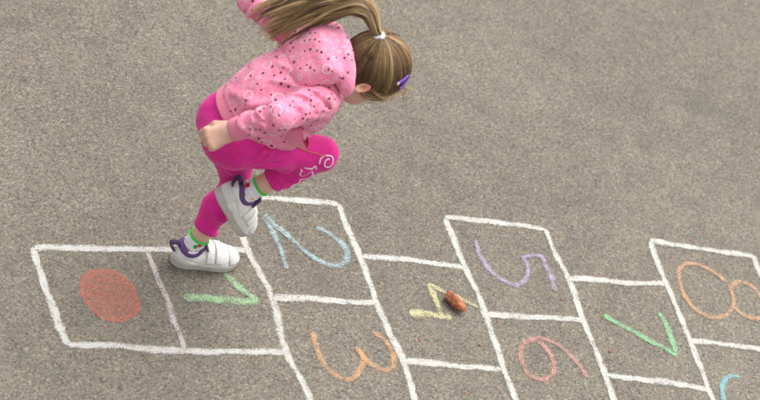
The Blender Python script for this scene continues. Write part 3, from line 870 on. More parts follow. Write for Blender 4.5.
def hoodie_field():
    F = Field((-0.24, -0.29, 0.44), (0.26, 0.38, 0.92), 0.003)
    for pr, k in torso_prims(): F.add(pr, k)
    F.add(f_cone(V(0.045, -0.09, 0.715), SH_R, 0.054, 0.046), 0.03)
    F.add(f_cone(V(0.05, 0.04, 0.715), SH_L, 0.062, 0.058), 0.03)
    for s, e, w, cf in ((SH_R, EL_R, WR_R, CUFF_R), (SH_L, EL_L, WR_L, CUFF_L)):
        F.add(f_cone(s, e, 0.042, 0.031), 0.016)
        c = cf + nrm(e - w) * 0.036
        F.add(clip(f_cone(e, w, 0.032, 0.029), c, nrm(w - e)), 0.014)
    # sleeve folds, bunched round the elbow
    folds(F, SH_R, EL_R, 0.042, 0.031, [(0.12, -60, 80, 0.0075, 0.030, 1), (0.34, -80, 60, 0.0085, -0.034, 2), (0.50, -50, 90, 0.0080, 0.030, 3), (0.66, -95, 35, 0.0085, -0.055, 4), (0.80, -40, 95, 0.0075, 0.050, 5), (0.95, -85, 45, 0.0070, -0.042, 6)])
    folds(F, EL_R, WR_R, 0.033, 0.030, [(0.18, -85, 50, 0.0065, 0.045, 7), (0.36, -40, 95, 0.0075, -0.050, 8), (0.52, -95, 20, 0.0050, 0.036, 10), (0.64, -20, 100, 0.0045, -0.020, 12)])
    folds(F, SH_L, EL_L, 0.049, 0.040, [(0.3, -80, 60, 0.008, -0.03, 2), (0.55, -50, 90, 0.008, 0.03, 3), (0.8, -80, 70, 0.008, -0.02, 6)])
    folds(F, EL_L, WR_L, 0.041, 0.035, [(0.15, -80, 90, 0.008, 0.02, 7), (0.4, -70, 60, 0.007, -0.018, 8)])
    folds(F, SH_R, EL_R, 0.044, 0.035, [(0.02, -30, 75, 0.0045, 0.060, 3), (0.24, -55, 50, 0.0050, 0.048, 5), (0.43, -65, 30, 0.0045, -0.040, 7), (0.60, -30, 75, 0.0050, 0.034, 2), (0.82, -60, 50, 0.0050, -0.026, 9)], True)
    folds(F, EL_R, WR_R, 0.036, 0.033, [(0.08, -70, 40, 0.0040, -0.045, 4), (0.30, -20, 80, 0.0042, 0.050, 6)], True)
    # back and side folds
    for a, b, r in (((-0.090, -0.095, 0.690), (-0.02, -0.120, 0.725), 0.007), ((-0.135, -0.03, 0.660), (-0.060, -0.125, 0.690), 0.0055),
                    ((-0.03, -0.132, 0.585), (0.04, -0.122, 0.63), 0.008), ((-0.07, -0.128, 0.60), (-0.01, -0.128, 0.66), 0.007), ((0.0, -0.122, 0.575), (0.05, -0.118, 0.60), 0.007)):
        a = V(*a); b = V(*b); m_ = (a + b) / 2
        F.add(f_cone(a, m_, r * 0.1, r), 0.022); F.add(f_cone(m_, b, r, r * 0.1), 0.022)
    for a, b, r in (((-0.105, -0.11, 0.650), (-0.045, -0.135, 0.715), 0.0060), ((-0.130, -0.09, 0.650), (-0.075, -0.115, 0.720), 0.0055), ((-0.070, -0.13, 0.615), (-0.020, -0.13, 0.665), 0.0060),
                    ((0.000, -0.10, 0.760), (-0.080, -0.06, 0.745), 0.0055), ((0.010, -0.09, 0.775), (-0.060, -0.02, 0.775), 0.0050), ((-0.145, -0.05, 0.640), (-0.090, -0.01, 0.715), 0.0050),
                    ((-0.155, -0.02, 0.630), (-0.110, 0.03, 0.690), 0.0050), ((0.02, -0.14, 0.66), (0.06, -0.14, 0.60), 0.0055), ((-0.03, -0.14, 0.59), (0.02, -0.14, 0.64), 0.0055)):
        ridge(F, a, b, r, 0.009)
    for a, b, r in (((0.030, -0.160, 0.775), (-0.050, -0.185, 0.800), 0.0036), ((0.060, -0.165, 0.740), (-0.010, -0.200, 0.770), 0.0040), ((-0.020, -0.16, 0.79), (-0.070, -0.21, 0.79), 0.0036), ((-0.09, -0.12, 0.67), (-0.04, -0.13, 0.72), 0.0032)):
        ridge(F, a, b, r, 0.005, 0.0, True)
    return F
HDF = hoodie_field()
hem_c = HEM_P + HEM_N * 0.024
body = HDF.copy()
sl, p = body.block(body.lo, body.lo + body.h * body.n, 0)
tors = body.F                                     # cut the trunk at the hem; the sleeves reach below that plane
below = ((p - P3(hem_c)) @ P3(-HEM_N))
arm = np.minimum(f_cone(EL_R, WR_R, 0.044, 0.040)[0](p), f_cone(SH_R, EL_R, 0.052, 0.044)[0](p))
body.F = np.maximum(tors, np.minimum(below, np.maximum(arm - 0.012, -0.5))).astype(np.float32)
del arm, below, p
# hollow at the hem so the jacket hangs open
inner = Field((-0.24, -0.29, 0.44), (0.26, 0.38, 0.92), 0.003)
for pr, k in torso_prims(-0.011): inner.add(pr, k)
sl, p = inner.block(inner.lo, inner.lo + inner.h * inner.n, 0)
inner.F = np.maximum(inner.F, ((p - P3(hem_c + HEM_N * 0.03)) @ P3(HEM_N)))
body.F = np.maximum(body.F, -inner.F)
del p
hv, hq = body.mesh(2)
N = vnormals(hv, hq)
w = 0.0014 * np.sin(hv[:, 0] * 70 + hv[:, 2] * 45 + 2.5 * np.sin(hv[:, 1] * 38)) * np.sin(hv[:, 2] * 62 - hv[:, 1] * 50 + 1.3)
hv = hv + N * w[:, None]

def fleece_mat(name, base=(0.80, 0.245, 0.375, 1)):
    m = NT(name); g = m.objc()
    n = m.noise(g, 18, 3).outputs[0]
    c = m.mix(n, tuple(x * 0.90 for x in base[:3]) + (1,), tuple(min(1, x * 1.07) for x in base[:3]) + (1,))
    k = m.noise(g, 650, 2).outputs[0]
    m.p(Base_Color=c, Roughness=0.88, Sheen_Weight=0.25, Sheen_Roughness=0.5)
    m.b.inputs['Sheen Tint'].default_value = (1.0, 0.8, 0.86, 1)
    m.b.inputs['Specular IOR Level'].default_value = 0.2
    wr = m.math('ABSOLUTE', m.math('SUBTRACT', m.noise(g, 34, 3, 0.55).outputs[0], 0.5))
    hgt = m.math('ADD', m.math('MULTIPLY', k, 0.16), m.math('ADD', m.math('MULTIPLY', m.noise(g, 75, 3).outputs[0], 0.7), m.math('MULTIPLY', wr, 1.3)))
    m.bump(hgt, 0.75, 0.0050)
    return m.mat
me = mesh_from('hoodie', hv, hq)
PINK = fleece_mat('pink_fleece')
hoodie = obj('hoodie', me, PINK, person)

# the print: dark dots, scalloped rings, little flowers and white specks lying on the cloth
from mathutils.bvhtree import BVHTree
def scatter(Vt, Q, n, dmin, taken):
    a = Vt[Q]; ar = np.linalg.norm(np.cross(a[:, 2] - a[:, 0], a[:, 3] - a[:, 1]), axis=1)
    pick = RNG.choice(len(Q), size=n * 6, p=ar / ar.sum()); c = a[pick].mean(1); out = []
    for p in c:
        ok = all(((p - o) ** 2).sum() > (dmin + d) ** 2 for o, d in taken)
        if ok:
            out.append(p); taken.append((p, dmin))
            if len(out) >= n: break
    return out
def decal(bvh, c, shape):
    """shape: list of closed loops in 2-D metres, ring pairs joined; returns verts, quads lying on the surface"""
    loc, nor, _, _ = bvh.find_nearest(Vector(c))
    nn = np.array(nor); a = nrm(np.cross(nn, V(0.3, 0.5, 0.8))); b = np.cross(nn, a); th = RNG.uniform(0, 6.28)
    a, b = a * math.cos(th) + b * math.sin(th), b * math.cos(th) - a * math.sin(th)
    vs = []; 
    for loop in shape:
        for x, y in loop:
            l2, n2, _, _ = bvh.find_nearest(loc + Vector(a * x + b * y))
            if n2.dot(nor) < 0.55 or (l2 - loc).length > 1.35 * math.hypot(x, y) + 0.001: return None
            vs.append(np.array(l2) + np.array(n2) * 0.0005)
    n = len(shape[0]); fs = []
    for k in range(len(shape) - 1):
        for i in range(n):
            fs.append((k * n + i, k * n + (i + 1) % n, (k + 1) * n + (i + 1) % n, (k + 1) * n + i))
    return np.array(vs), np.array(fs)
def loop2(r, n, f=lambda t: 1.0): return [(r * f(t) * math.cos(t), r * f(t) * math.sin(t)) for t in np.linspace(0, 2 * math.pi, n + 1)[:-1]]
DARK_PR = plain('maroon_print', (0.085, 0.018, 0.034, 1), 0.85); PALE_PR = plain('pale_pink_print', (0.86, 0.42, 0.53, 1), 0.85); WHITE_PR = plain('white_pink_print', (0.88, 0.62, 0.70, 1), 0.85)
def print_cloth(Vt, Q, parent, area):
    bvh = BVHTree.FromPolygons([tuple(v) for v in Vt], [tuple(int(i) for i in f) for f in Q])
    taken = []; D, R, Fl = [], [], []
    for p in scatter(Vt, Q, int(area * 230), 0.0145, taken):
        r = RNG.uniform(0.0105, 0.0145); wv = lambda t: 1 + 0.07 * math.sin(9 * t)
        R.append(decal(bvh, p, [loop2(r - 0.0013, 36, wv), loop2(r + 0.0013, 36, wv)]))
    for p in scatter(Vt, Q, int(area * 800), 0.0085, taken):
        pet = lambda t: 0.55 + 0.45 * abs(math.sin(2.5 * t)); s = RNG.uniform(0.0070, 0.0098)
        Fl.append(decal(bvh, p, [loop2(0.0022, 30), loop2(s, 30, pet)]))
    taken = []
    for p in scatter(Vt, Q, int(area * 1250), 0.0042, taken):
        s = RNG.uniform(0.0021, 0.0037); D.append(decal(bvh, p, [loop2(0.0001, 10), loop2(s * 0.6, 10), loop2(s, 10)]))
    for p in scatter(Vt, Q, int(area * 1500), 0.0022, taken):
        s = RNG.uniform(0.0014, 0.0022); R.append(decal(bvh, p, [loop2(0.0001, 8), loop2(s, 8)]))
    for nm, L, mt in (('dark_dots', D, DARK_PR), ('white_rings', R, WHITE_PR), ('pale_flowers', Fl, PALE_PR)):
        v, f = cat([x for x in L if x is not None]); o = obj(nm, mesh_from(nm, v, f), mt, parent); o['kind'] = 'stuff'
def mesh_area(Vt, Q):
    a = Vt[Q]; return 0.5 * np.linalg.norm(np.cross(a[:, 2] - a[:, 0], a[:, 3] - a[:, 1]), axis=1).sum()
inside = inner.sample(hv) < 0.004
keep = ~inside[hq].any(1)
print_cloth(hv, hq[keep], hoodie, mesh_area(hv, hq[keep]))

def rib_mat():
    m = NT('pink_ribbing'); u = m.attr('rib').outputs['Fac']
    r = m.math('SINE', m.math('MULTIPLY', u, 6.2832))
    c = m.mix(m.step(r, -0.6, 0.6), (0.72, 0.185, 0.285, 1), (0.78, 0.215, 0.325, 1))
    m.p(Base_Color=c, Roughness=0.85, Sheen_Weight=0.2)
    m.bump(r, 0.18, 0.001)
    return m.mat
RIB = rib_mat()
def ring_band(name, a, b, ra, rb, parent, n=72, flare=0.004):
    """ribbed cuff: a thick open tube from a to b"""
    ax = nrm(b - a); e1 = nrm(np.cross(ax, V(0.2, 1, 0.1))); e2 = np.cross(ax, e1)
    prof = [(0.0, -0.004), (0.0, 0.0), (0.10, 0.0028), (0.5, 0.0035), (0.9, 0.0028), (1.0, 0.0), (1.0, -0.0045), (0.8, -0.005), (0.2, -0.005)]
    vs = []; rib = []
    for t, o in prof:
        for i in range(n):
            th = 2 * math.pi * i / n
            r = ra + (rb - ra) * t + o + 0.0012 * math.sin(3 * th + 4 * t)
            vs.append(a + (b - a) * t + (e1 * math.cos(th) + e2 * math.sin(th)) * r); rib.append(i * 0.75)
    m_ = len(prof)
    fs = [(k * n + i, k * n + (i + 1) % n, ((k + 1) % m_) * n + (i + 1) % n, ((k + 1) % m_) * n + i) for k in range(m_) for i in range(n)]
    me = mesh_from(name, vs, fs); attr(me, 'rib', rib)
    return obj(name, me, RIB, parent)
ring_band('cuff', CUFF_R + nrm(EL_R - WR_R) * 0.044, CUFF_R - nrm(EL_R - WR_R) * 0.008, 0.0262, 0.0238, hoodie)
ring_band('cuff', CUFF_L + nrm(EL_L - WR_L) * 0.044, CUFF_L - nrm(EL_L - WR_L) * 0.008, 0.0262, 0.0238, hoodie)

# ribbed hem band: the trunk's own section, slightly drawn in, between two planes
HB = Field((-0.24, -0.22, 0.44), (0.26, 0.18, 0.70), 0.003)
for pr, k in torso_prims(-0.002): HB.add(pr, k)
HI = Field((-0.24, -0.22, 0.44), (0.26, 0.18, 0.70), 0.003)
for pr, k in torso_prims(-0.012): HI.add(pr, k)
HB.F = np.maximum(HB.F, -HI.F)
HB.cut(HEM_P - HEM_N * 0.004, -HEM_N); HB.cut(hem_c + HEM_N * 0.003, HEM_N)
bv, bq = HB.mesh(2)
me = mesh_from('hem_band', bv, bq)
d = bv - HEM_P; attr(me, 'rib', np.arctan2(d[:, 1], d[:, 0]) * 0.11 / 0.0034)
obj('hem_band', me, RIB, hoodie)

# hood lying on the upper back
BK = nrm(V(-0.74, 0, 0.67)); TX = nrm(V(0.67, 0, 0.74))
def hood_field():
    F = Field((-0.12, -0.19, 0.66), (0.22, 0.14, 0.93), 0.003)
    c = V(0.030, -0.030, 0.790)
    hax = np.array([TX, V(0, 1, 0), BK])
    F.add(f_ell(c + TX * -0.012 + BK * -0.004, (0.066, 0.080, 0.030), hax), 0.02)
    F.add(f_ell(c + TX * 0.034 + BK * -0.008, (0.050, 0.094, 0.034), hax), 0.03)
    F.add(f_flatcone(c + TX * -0.045 + BK * 0.004 + V(0, -0.012, 0), c + TX * 0.03 + BK * 0.014 + V(0, -0.01, 0), 0.016, 0.022, (0, 1, 0), 2.4), 0.025)
    # flat doubled rim sweeping round the neck, ends coming down over both collar bones
    ar = []
    for t in np.linspace(-1, 1, 25):
        y = -0.03 + 0.094 * math.sin(t * 1.5)
        ar.append(V(0.058, 0, 0.796) + V(0, y, 0) + TX * (0.044 * math.cos(t * 1.5) + 0.012) + BK * (0.008 - 0.050 * (1 - math.cos(t * 1.5))))
    for a, b in zip(ar[:-1], ar[1:]): F.add(f_cone(a, b, 0.0120, 0.0120), 0.016)
    g_ = [a - TX * 0.022 + BK * 0.012 for a in ar[2:-2]]
    for a, b in zip(g_[:-1], g_[1:]): F.sub(f_cone(a, b, 0.0022, 0.0022), 0.006)
    # soft folds across the bag
    for a, b, r in ((c + TX * -0.04 + V(0, 0.045, 0) + BK * 0.012, c + TX * 0.03 + V(0, 0.0, 0) + BK * 0.024, 0.008),
                    (c + TX * -0.030 + V(0, -0.045, 0) + BK * 0.014, c + TX * 0.045 + V(0, -0.080, 0) + BK * 0.010, 0.009)):
        F.add(f_cone(a, b, r, r * 0.6), 0.026)
    F.sub(f_cone(NECK + V(0.01, 0, 0.012), hd(-0.01, 0, -0.02), 0.040, 0.058), 0.008)
    return F
HOF = hood_field()
ov, oq = HOF.mesh(2)
N = vnormals(ov, oq)
ov = ov + N * (0.0012 * np.sin(ov[:, 0] * 80 + 2 * np.sin(ov[:, 1] * 45)) * np.sin(ov[:, 1] * 60 + ov[:, 2] * 50))[:, None]
me = mesh_from('hood', ov, oq)
obj('hood', me, PINK, hoodie)
print_cloth(ov, oq, hoodie, mesh_area(ov, oq))

# turned-up front corner of the jacket with its darker lining
def corner():
    b = V(0.034, -0.156, 0.646); a = b - nrm(V(0.50, -0.50, 0.45)) * 0.062
    ax = nrm(b - a); e1 = nrm(np.cross(ax, V(0, 1, 0))); e2 = np.cross(ax, e1)
    n = 40; vs = []; K = 12
    for k in range(K):
        t = k / (K - 1)
        for i in range(n):
            th = 2 * math.pi * i / n
            r = (0.022 + 0.007 * t) * (1 + 0.10 * math.sin(2 * th + 1) + 0.05 * math.sin(5 * th + 3 * t))
            vs.append(a + (b - a) * t + (e1 * 1.15 * math.cos(th) + e2 * 0.82 * math.sin(th)) * r + ax * 0.010 * math.sin(th + 0.6) * t)
    vs = np.array(vs)
    fs = [(k * n + i, k * n + (i + 1) % n, (k + 1) * n + (i + 1) % n, (k + 1) * n + i) for k in range(K - 1) for i in range(n)]
    outer = mesh_from('front_corner', vs, fs)
    o = obj('front_corner', outer, PINK, hoodie)
    inn = vs.reshape(K, n, 3); cen = inn.mean(1, keepdims=True)
    inn = (cen + (inn - cen) * 0.84).reshape(-1, 3)
    inn = np.concatenate([inn, vs[-n:]]); nf = [f[::-1] for f in fs] + [((K - 1) * n + i, (K - 1) * n + (i + 1) % n, K * n + (i + 1) % n, K * n + i) for i in range(n)]
    # the cloth closes at the bottom of the fold
    kk = K - 4; cidx = len(inn); inn = np.concatenate([inn, inn[kk * n:(kk + 1) * n].mean(0)[None] - ax * 0.006])
    nf = [tuple(f) for f in nf] + [(kk * n + i, kk * n + (i + 1) % n, cidx) for i in range(n)]
    m = obj('lining', mesh_from('lining', inn, nf, ragged=True), plain('crimson_lining', (0.50, 0.045, 0.11, 1), 0.8, 0.2), hoodie)
    m['label'] = 'crimson lining showing in the turned-up front corner'
corner()
ORNG = plain('orange_cord', (0.62, 0.14, 0.07, 1), 0.7, 0.2)
cp = LGF.snap(catmull([(0.053, -0.13, 0.589), (0.078, -0.13, 0.577), (0.105, -0.13, 0.567), (0.134, -0.13, 0.560)], 6), 0.0016)
obj('cord', tube_mesh('cord', cp, 0.0015, 6), ORNG, hoodie)

# ------------------------------------------------------------------ socks
def sock_mat():
    m = NT('spotted_sock'); g = m.objc()
    v = m.voro(g, 48, '3D', 'F1', 0.8); rc = m.n('ShaderNodeSeparateColor', {0: v.outputs['Color']}).outputs
    sp = m.math('MULTIPLY', m.step(v.outputs['Distance'], 0.36, 0.30), m.step(rc[0], 0.25, 0.27))
    col = m.ramp(rc[1], [(0.0, rgb(30, 150, 60)), (0.35, rgb(200, 30, 40)), (0.62, rgb(240, 160, 30)), (0.85, rgb(40, 170, 70))], 'CONSTANT')
    k = m.noise(g, 500, 2).outputs[0]
    m.p(Base_Color=m.mix(sp, m.mix(k, (0.62, 0.60, 0.60, 1), (0.74, 0.73, 0.73, 1)), col), Roughness=0.9)
    m.bump(k, 0.35, 0.001)
    return m.mat
SOCK = sock_mat(); GREEN = plain('green_band', rgb(50, 210, 60), 0.8, 0.2)
for k, a, fwd, up in ((KNEE_L, ANK_L, V(1, 0, 0), V(0, 0, 1)), (KNEE_R, ANK_R, nrm(V(0.58, -0.05, -0.81)), nrm(V(0.81, 0, 0.58)))):
    top = a + (k - a) * (0.155 if k is KNEE_L else 0.215)
    F = Field(np.minimum(a, top) - 0.07, np.maximum(a, top) + 0.07, 0.002)
    F.add(clip(f_cone(a - nrm(k - a) * 0.008, a + (k - a) * 0.26, 0.0262, 0.0280), top, nrm(k - a)), 0.004)
    F.add(f_ell(a - up * 0.02 + fwd * 0.015, (0.028, 0.026, 0.026)), 0.015)
    ax = nrm(k - a); e1 = nrm(np.cross(ax, V(0, 1, 0))); e2 = np.cross(ax, e1)
    for t in (0.02, 0.07, 0.11):
        pp = [a + (k - a) * t + (e1 * math.cos(x) + e2 * math.sin(x)) * 0.0262 + ax * 0.002 * math.sin(2 * x + 9 * t) for x in np.linspace(0, 6.3, 16)]
        for p0, p1 in zip(pp[:-1], pp[1:]): F.add(f_cone(p0, p1, 0.0018, 0.0018), 0.004)
    v_, q_ = F.mesh(2)
    so = obj('sock', mesh_from('sock', v_, q_), SOCK, person)
    prof = [top + ax * 0.001 + (e1 * math.cos(x) + e2 * math.sin(x)) * 0.0272 for x in np.linspace(0, 2 * math.pi, 33)[:-1]]
    obj('cuff_band', tube_mesh('cuff_band', prof, 0.0030, 8, True), GREEN, so)

# ------------------------------------------------------------------ shoes (local: x heel to toe, z up from the ground)
def half_w(x):
    xs = [0.0, 0.006, 0.018, 0.04, 0.07, 0.10, 0.13, 0.155, 0.172, 0.184, 0.190]
    ws = [0.002, 0.014, 0.0245, 0.029, 0.029, 0.0315, 0.0355, 0.0345, 0.028, 0.016, 0.002]
    return np.interp(x, xs, ws)
def upper_field():
    F = Field((-0.02, -0.05, 0.0), (0.21, 0.05, 0.11), 0.002)
    F.add(f_ell((0.146, 0, 0.026), (0.043, 0.0345, 0.027)), 0.01)
    F.add(f_ell((0.105, 0, 0.032), (0.060, 0.0325, 0.036)), 0.02)
    F.add(f_cone((0.062, 0, 0.040), (0.120, 0, 0.030), 0.031, 0.026), 0.02)
    F.add(f_ell((0.036, 0, 0.038), (0.036, 0.0290, 0.045)), 0.02)
    F.add(f_cone((0.046, 0, 0.04), (0.043, 0, 0.070), 0.031, 0.029), 0.012)
    F.cut((0, 0, 0.014), (0, 0, -1))
    F.cut((0.03, 0, 0.069), nrm(V(-0.22, 0, 1)))
    F.sub(f_cone((0.047, 0, 0.052), (0.043, 0, 0.13), 0.0235, 0.0255), 0.004)
    # stitched-panel grooves
    for x0 in (0.148,):
        pts = [V(x0 + 0.012 * math.cos(t) * 0.6, 0.038 * math.sin(t), 0.018 + 0.036 * max(0, math.cos(t))) for t in np.linspace(-1.5, 1.5, 16)]
        for a, b in zip(pts[:-1], pts[1:]): F.sub(f_cone(a, b, 0.0027, 0.0027), 0.002)
    for s in (-1, 1):
        F.sub(f_cone((0.020, s * 0.030, 0.046), (0.075, s * 0.036, 0.030), 0.0030, 0.0026), 0.002)
        F.sub(f_cone((0.075, s * 0.036, 0.030), (0.130, s * 0.038, 0.022), 0.0026, 0.0026), 0.002)
    return F
UPF = upper_field(); uv_, uq_ = UPF.mesh(2)
UPPER_ME = mesh_from('shoe', uv_, uq_)
def leather():
    m = NT('white_leather'); g = m.objc()
    n = m.noise(g, 30, 4, 0.6).outputs[0]
    c = m.mix(m.step(n, 0.3, 0.75), (0.64, 0.62, 0.58, 1), (0.78, 0.77, 0.74, 1))
    sc = m.step(m.noise(g, 130, 3, 0.7).outputs[0], 0.56, 0.70)
    c = m.mix(m.math('MULTIPLY', sc, 0.5), c, (0.42, 0.40, 0.36, 1))
    m.p(Base_Color=c, Roughness=0.48)
    m.bump(m.math('ADD', n, m.math('MULTIPLY', m.noise(g, 420, 2).outputs[0], 0.3)), 0.3, 0.0015)
    return m.mat
LEATHER = leather(); UPPER_ME.materials.append(LEATHER)
SOLE = plain('sole_rubber', (0.52, 0.49, 0.43, 1), 0.6, 0.3, 300, 0.2)
PURPLE = plain('purple_mesh_fabric', (0.135, 0.060, 0.205, 1), 0.8, 0.5, 700, 0.25)
DARKP = plain('dark_purple_web', (0.045, 0.018, 0.085, 1), 0.8, 0.4, 700, 0.2)
def sole_mesh():
    xs = 0.095 - 0.095 * np.cos(np.linspace(0, math.pi, 34))
    ring = np.array([(x, half_w(x)) for x in xs] + [(x, -half_w(x)) for x in xs[::-1][1:-1]]); n = len(ring)
    c = np.array([0.095, 0.0]); vs = []
    lv_ = [(0.0, 0.955), (0.002, 0.985), (0.008, 1.0), (0.010, 0.985), (0.012, 1.0), (0.018, 1.0), (0.0205, 0.97)]
    for z, s in lv_:
        for i, p in enumerate(ring):
            q = c + (p - c) * np.array([s if s > 0.99 else 1 - (1 - s) * 0.5, s]); lift = 0.010 * max(0, (q[0] - 0.13) / 0.06) ** 2
            vs.append((q[0], q[1], z + lift))
    fs = [(k * n + i, (k + 1) * n + i, (k + 1) * n + (i + 1) % n, k * n + (i + 1) % n) for k in range(len(lv_) - 1) for i in range(n)]
    fs += [tuple(range(n)), tuple((len(lv_) - 1) * n + i for i in range(n))[::-1]]
    return mesh_from('sole', vs, [f[::-1] for f in fs], ragged=True)
SOLE_ME = sole_mesh(); SOLE_ME.materials.append(SOLE)
def strap_mesh(x0, x1, lo, hi, th_=0.0036):
    th = np.radians(np.linspace(lo, hi, 22)); xs = np.linspace(x0, x1, 6); G = np.zeros((22, 6, 3))
    for i, t in enumerate(th):
        for j, x in enumerate(xs):
            c = V(x - 0.004 * math.sin(t), 0, 0.030); d = V(0, math.cos(t), math.sin(t))
            r0, r1 = 0.0, 0.07
            for _ in range(18):
                rm = 0.5 * (r0 + r1)
                if UPF.sample((c + d * rm)[None])[0] < 0: r0 = rm
                else: r1 = rm
            G[i, j] = c + d * (r0 + 0.0006)
    for _ in range(3): G[1:-1] = 0.5 * G[1:-1] + 0.25 * (G[2:] + G[:-2])
    Nn = np.repeat(np.stack([0 * th, np.cos(th), np.sin(th)], 1)[:, None], 6, 1)
    return slab('strap', G, Nn, th_)
STRAPS = [strap_mesh(0.086, 0.106, 18, 168), strap_mesh(0.112, 0.130, 18, 168)]
for s in STRAPS: s.materials.append(LEATHER)
def wrap_mesh(name, zs, lo, hi, th, x0=0.045):
    """panel wrapped round the heel"""
    A = np.radians(np.linspace(lo, hi, 24)); G = np.zeros((24, len(zs), 3))
    for i, t in enumerate(A):
        for j, z in enumerate(zs):
            c = V(x0, 0, z); d = V(math.cos(t), math.sin(t), 0); r0, r1 = 0.0, 0.07
            r0 = 0.024
            for _ in range(18):
                rm = 0.5 * (r0 + r1)
                if UPF.sample((c + d * rm)[None])[0] < 0: r0 = rm
                else: r1 = rm
            G[i, j] = c + d * (r0 + 0.0004)
    return slab(name, G, np.repeat(np.stack([np.cos(A), np.sin(A), 0 * A], 1)[:, None], len(zs), 1), th)
LEATHER2 = plain('off_white_leather', (0.70, 0.685, 0.65, 1), 0.5, 0.3, 300, 0.15)
HEELP = wrap_mesh('heel_panel', np.linspace(0.019, 0.046, 7), 118, 242, 0.0016); HEELP.materials.append(LEATHER2)
TOEC = strap_mesh(0.152, 0.181, 2, 178, 0.0014); TOEC.name = 'toe_cap'; TOEC.materials.append(LEATHER2)
def collar_mesh():
    th = np.linspace(0, 2 * math.pi, 41)[:-1]
    pp = [V(0.0435 + 0.0290 * math.cos(t), 0.0265 * math.sin(t), 0.0600 + 0.0060 * math.cos(t) + 0.013 * math.cos(t) ** 2) for t in th]
    return tube_mesh('collar', pp, 0.0085, 12, True)
COLLAR = collar_mesh(); COLLAR.materials.append(PURPLE)
def tongue_mesh():
    G = np.zeros((12, 9, 3)); Nn = np.zeros((12, 9, 3))
    for i in range(12):
        t = i / 11
        for j in range(9):
            y = (j - 4) / 4 * (0.020 + 0.003 * t)
            G[i, j] = (0.090 - 0.026 * t + 0.004 * t * t, y, 0.064 + 0.034 * t - 8.0 * y * y - 0.004 * (1 - t)); Nn[i, j] = nrm(V(0.75, y * 12, 0.65))
    return slab('tongue', G, Nn, 0.0045)
TONGUE = tongue_mesh(); TONGUE.materials.append(PURPLE)
def loop_mesh():
    pp = catmull([(0.008, 0, 0.046), (-0.004, 0, 0.054), (-0.013, 0, 0.064), (-0.016, 0, 0.074), (-0.008, 0, 0.077), (0.004, 0, 0.074), (0.014, 0, 0.070)], 5)
    W = np.linspace(-1, 1, 4); G = pp[:, None] + V(0, 0.0075, 0) * W[None, :, None]
    T = np.gradient(pp, axis=0); Nn = np.cross(T, V(0, 1, 0)); Nn /= np.linalg.norm(Nn, axis=1, keepdims=True)
    return slab('heel_loop', G, np.repeat(Nn[:, None], 4, 1), 0.0022)
LOOP = loop_mesh(); LOOP.materials.append(DARKP)
def shoe(origin, fwd, up):
    fwd = nrm(fwd); up = nrm(up - fwd * (up @ fwd)); left = np.cross(up, fwd)
    M = Matrix(((fwd[0], left[0], up[0], origin[0]), (fwd[1], left[1], up[1], origin[1]), (fwd[2], left[2], up[2], origin[2]), (0, 0, 0, 1)))
    s = obj('shoe', UPPER_ME, None, person); s.matrix_local = M
    for nm, me in [('sole', SOLE_ME), ('strap', STRAPS[0]), ('strap', STRAPS[1]), ('collar', COLLAR), ('tongue', TONGUE), ('heel_loop', LOOP), ('heel_panel', HEELP), ('toe_cap', TOEC)]:
        obj(nm, me, None, s)
    return s
shoe(V(-0.090, -0.014, 0.001), V(1, -0.01, 0), V(0.0, 0.0, 1))['label'] = 'white shoe standing on the asphalt'
RF = nrm(V(0.62, -0.06, -0.78)); RU = nrm(V(0.78, -0.05, 0.60))
shoe(ANK_R - RF * 0.047 - RU * 0.062, RF, RU)['label'] = 'white shoe lifted off the ground'

# ------------------------------------------------------------------ hair
TIE = hd(-0.093, 0.004, 0.030)                     # where the pony tail is tied, high on the back of the head
def hair_mat():
    m = NT('hair'); t = m.attr('tint').outputs['Fac']
    c = m.ramp(t, [(0.0, (0.050, 0.028, 0.012)), (0.35, (0.15, 0.088, 0.038)), (0.7, (0.36, 0.225, 0.098)), (1.0, (0.66, 0.46, 0.23))])
    m.p(Base_Color=c, Roughness=0.42)
    m.b.inputs['Specular IOR Level'].default_value = 0.45
    return m.mat
HAIR = hair_mat()
def skull_r(d, inf=0.0):
    """distance from HC to the scalp along unit directions d (given in head axes f,l,u)"""
    c = V(-0.004, 0, 0.012); r = V(0.086 + inf, 0.069 + inf, 0.082 + inf)
    a = ((d / r) ** 2).sum(-1); b = -2 * (d * c / r ** 2).sum(-1); q = ((c / r) ** 2).sum() - 1
    return (-b + np.sqrt(np.maximum(b * b - 4 * a * q, 0))) / (2 * a)
def on_head(d, inf): return HC + ((d * skull_r(d, inf)[..., None]) @ HAX)
def hairline(l_, u_):      # hair where this is > 0, in unit head directions f,l,u
    return 0
# scalp cap
cap = Field(HC - 0.13, HC + 0.13, 0.003)
cap.add(f_ell(hd(-0.006, 0, 0.012), (0.0905, 0.0735, 0.0865), HAX), 0.0)
cap.cut(hd(0.058, 0, 0.030), nrm(HF * 0.90 - HU * 0.42))
cap.cut(hd(-0.03, 0, -0.062), nrm(-HU * 0.9 + HF * 0.42))
for s in (-1, 1): cap.sub(f_ell(hd(-0.008, s * 0.076, -0.040), (0.015, 0.020, 0.022), HAX), 0.004)
cv, cq = cap.mesh(2)
me = mesh_from('hair', cv, cq)
rel = (cv - TIE); ang = np.arctan2(rel @ HL, rel @ HU)
attr(me, 'tint', np.clip(0.30 + 0.12 * np.sin(ang * 23) + 0.10 * np.sin(ang * 57 + 1), 0, 1))
hair = obj('hair', me, HAIR, person)

